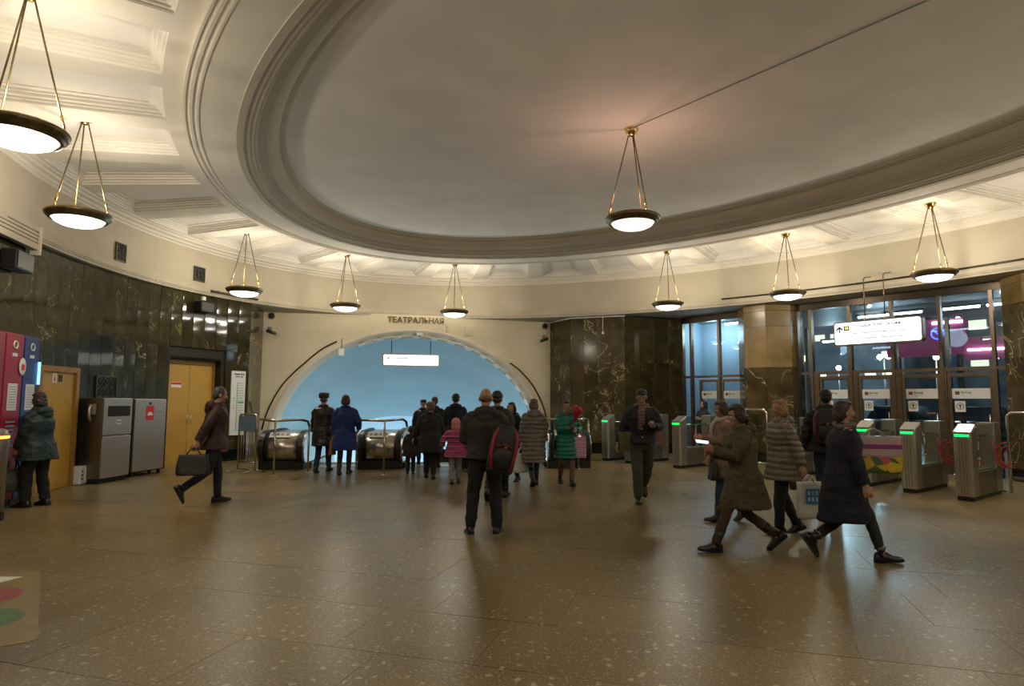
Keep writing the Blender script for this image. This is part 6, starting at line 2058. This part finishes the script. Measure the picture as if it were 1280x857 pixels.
sq = plate('blue_square', .16, .17, .004, M['bagblue'], r, T(0.01, -.062, (z0 + z1) / 2 + .05) @ facing((0, 0, 0), (0, -1, 0)))
for yy in (.035, -.035):
    for k in range(3): pbox('print', sq, (-.045 + .045 * k, yy, .003), (.022, .045, .002), M['plastic_bag'])
p = person('man in dark clothes and a backpack walking to the turnstiles, back to us', (4.62, 9.35), -26, 1.79,
           walk('R', .18, .22, .14, 34, hL=(-.32, -.05, .86)), dict(coat=C_(BLK, .84, fat=1.26, hood='down', puff=.12), legs=(DKJEANS, 1.1, .98), shoes=(BOOT, .1), hair=('short', BLACKH)))
backpack('black backpack with thin dark red trim on the man heading for the turnstiles', p['W']((0, -.25, 1.20)), R(-26), 0, .36, .50, .20, cloth('black_nylon_b', (.011, .011, .012), .55), simple('dark_red_trim', (.10, .01, .015), .5))
hand_bag('shopping_bag', 'dark brown bag between the blonde woman and the woman in navy', 'bag', p['grip'](-1) + Vector((-.10, -.08, 0)), .06, .24, .42, .14, simple('dark_brown_paper', (.05, .022, .015), .5), R(-20), sag=.03)
p = person('woman in a long navy coat striding right with cropped trousers and ankle boots', (3.40, 6.60), -97, 1.665,
           walk('R', .33, .30, .20, 56, hR=(.26, .12, .86), hL=(-.26, .26, .90), yaw=6, lean=5), dict(coat=C_(NAVY, .46, fat=1.16, flare=.15), legs=(CHARTR, .98, .80), shoes=(BOOT, .07), hair=('loose', BROWN), scarf=cloth('taupe_scarf', (.16, .12, .09)), scarf_ends=False))
# flower bag
M['tulips'] = None
m, nt, bs = newmat('tulip_print'); tc = N(nt, 'ShaderNodeTexCoord'); vo = N(nt, 'ShaderNodeTexVoronoi'); vo.inputs['Scale'].default_value = 9
nt.links.new(tc.outputs['Object'], vo.inputs['Vector']); sp_ = N(nt, 'ShaderNodeSeparateColor'); nt.links.new(vo.outputs['Color'], sp_.inputs[0])
blob = ramp(nt, sp_.outputs[0], [(0.0, (.50, .33, .02)), (.35, (.45, .08, .10)), (.6, (.55, .40, .03)), (.8, (.06, .11, .03))]); blob.node.color_ramp.interpolation = 'CONSTANT'
sx = N(nt, 'ShaderNodeSeparateXYZ'); nt.links.new(tc.outputs['Object'], sx.inputs[0])
band = ramp(nt, N(nt, 'ShaderNodeMapRange').outputs[0], [(0, 0.0), (1, 1.0)])
mr = band.node.inputs[0].links[0].from_node; mr.inputs[1].default_value = -.47; mr.inputs[2].default_value = -.08; nt.links.new(sx.outputs[2], mr.inputs[0])
c1_ = ramp(nt, mr.outputs[0], [(0, (1, 1, 1)), (.46, (0, 0, 0))]); c1_.node.color_ramp.interpolation = 'CONSTANT'
paper_c = ramp(nt, mr.outputs[0], [(0, (.36, .22, .22)), (.50, (.40, .32, .30)), (.66, (.22, .03, .16)), (.78, (.42, .26, .26)), (.9, (.30, .29, .27))]); paper_c.node.color_ramp.interpolation = 'CONSTANT'
nt.links.new(mixrgb(nt, c1_, paper_c, blob), bs.inputs['Base Color']); bs.inputs['Roughness'].default_value = .3
hand_bag('flower_bag', 'colourful bag printed with yellow and pink flowers carried by the woman in navy', 'bag', p['W']((-.22, .42, 1.36)), .08, .52, .38, .16, m, R(-10), taper=1.05, sag=.03)

bpy.data.scenes.remove(TMP)
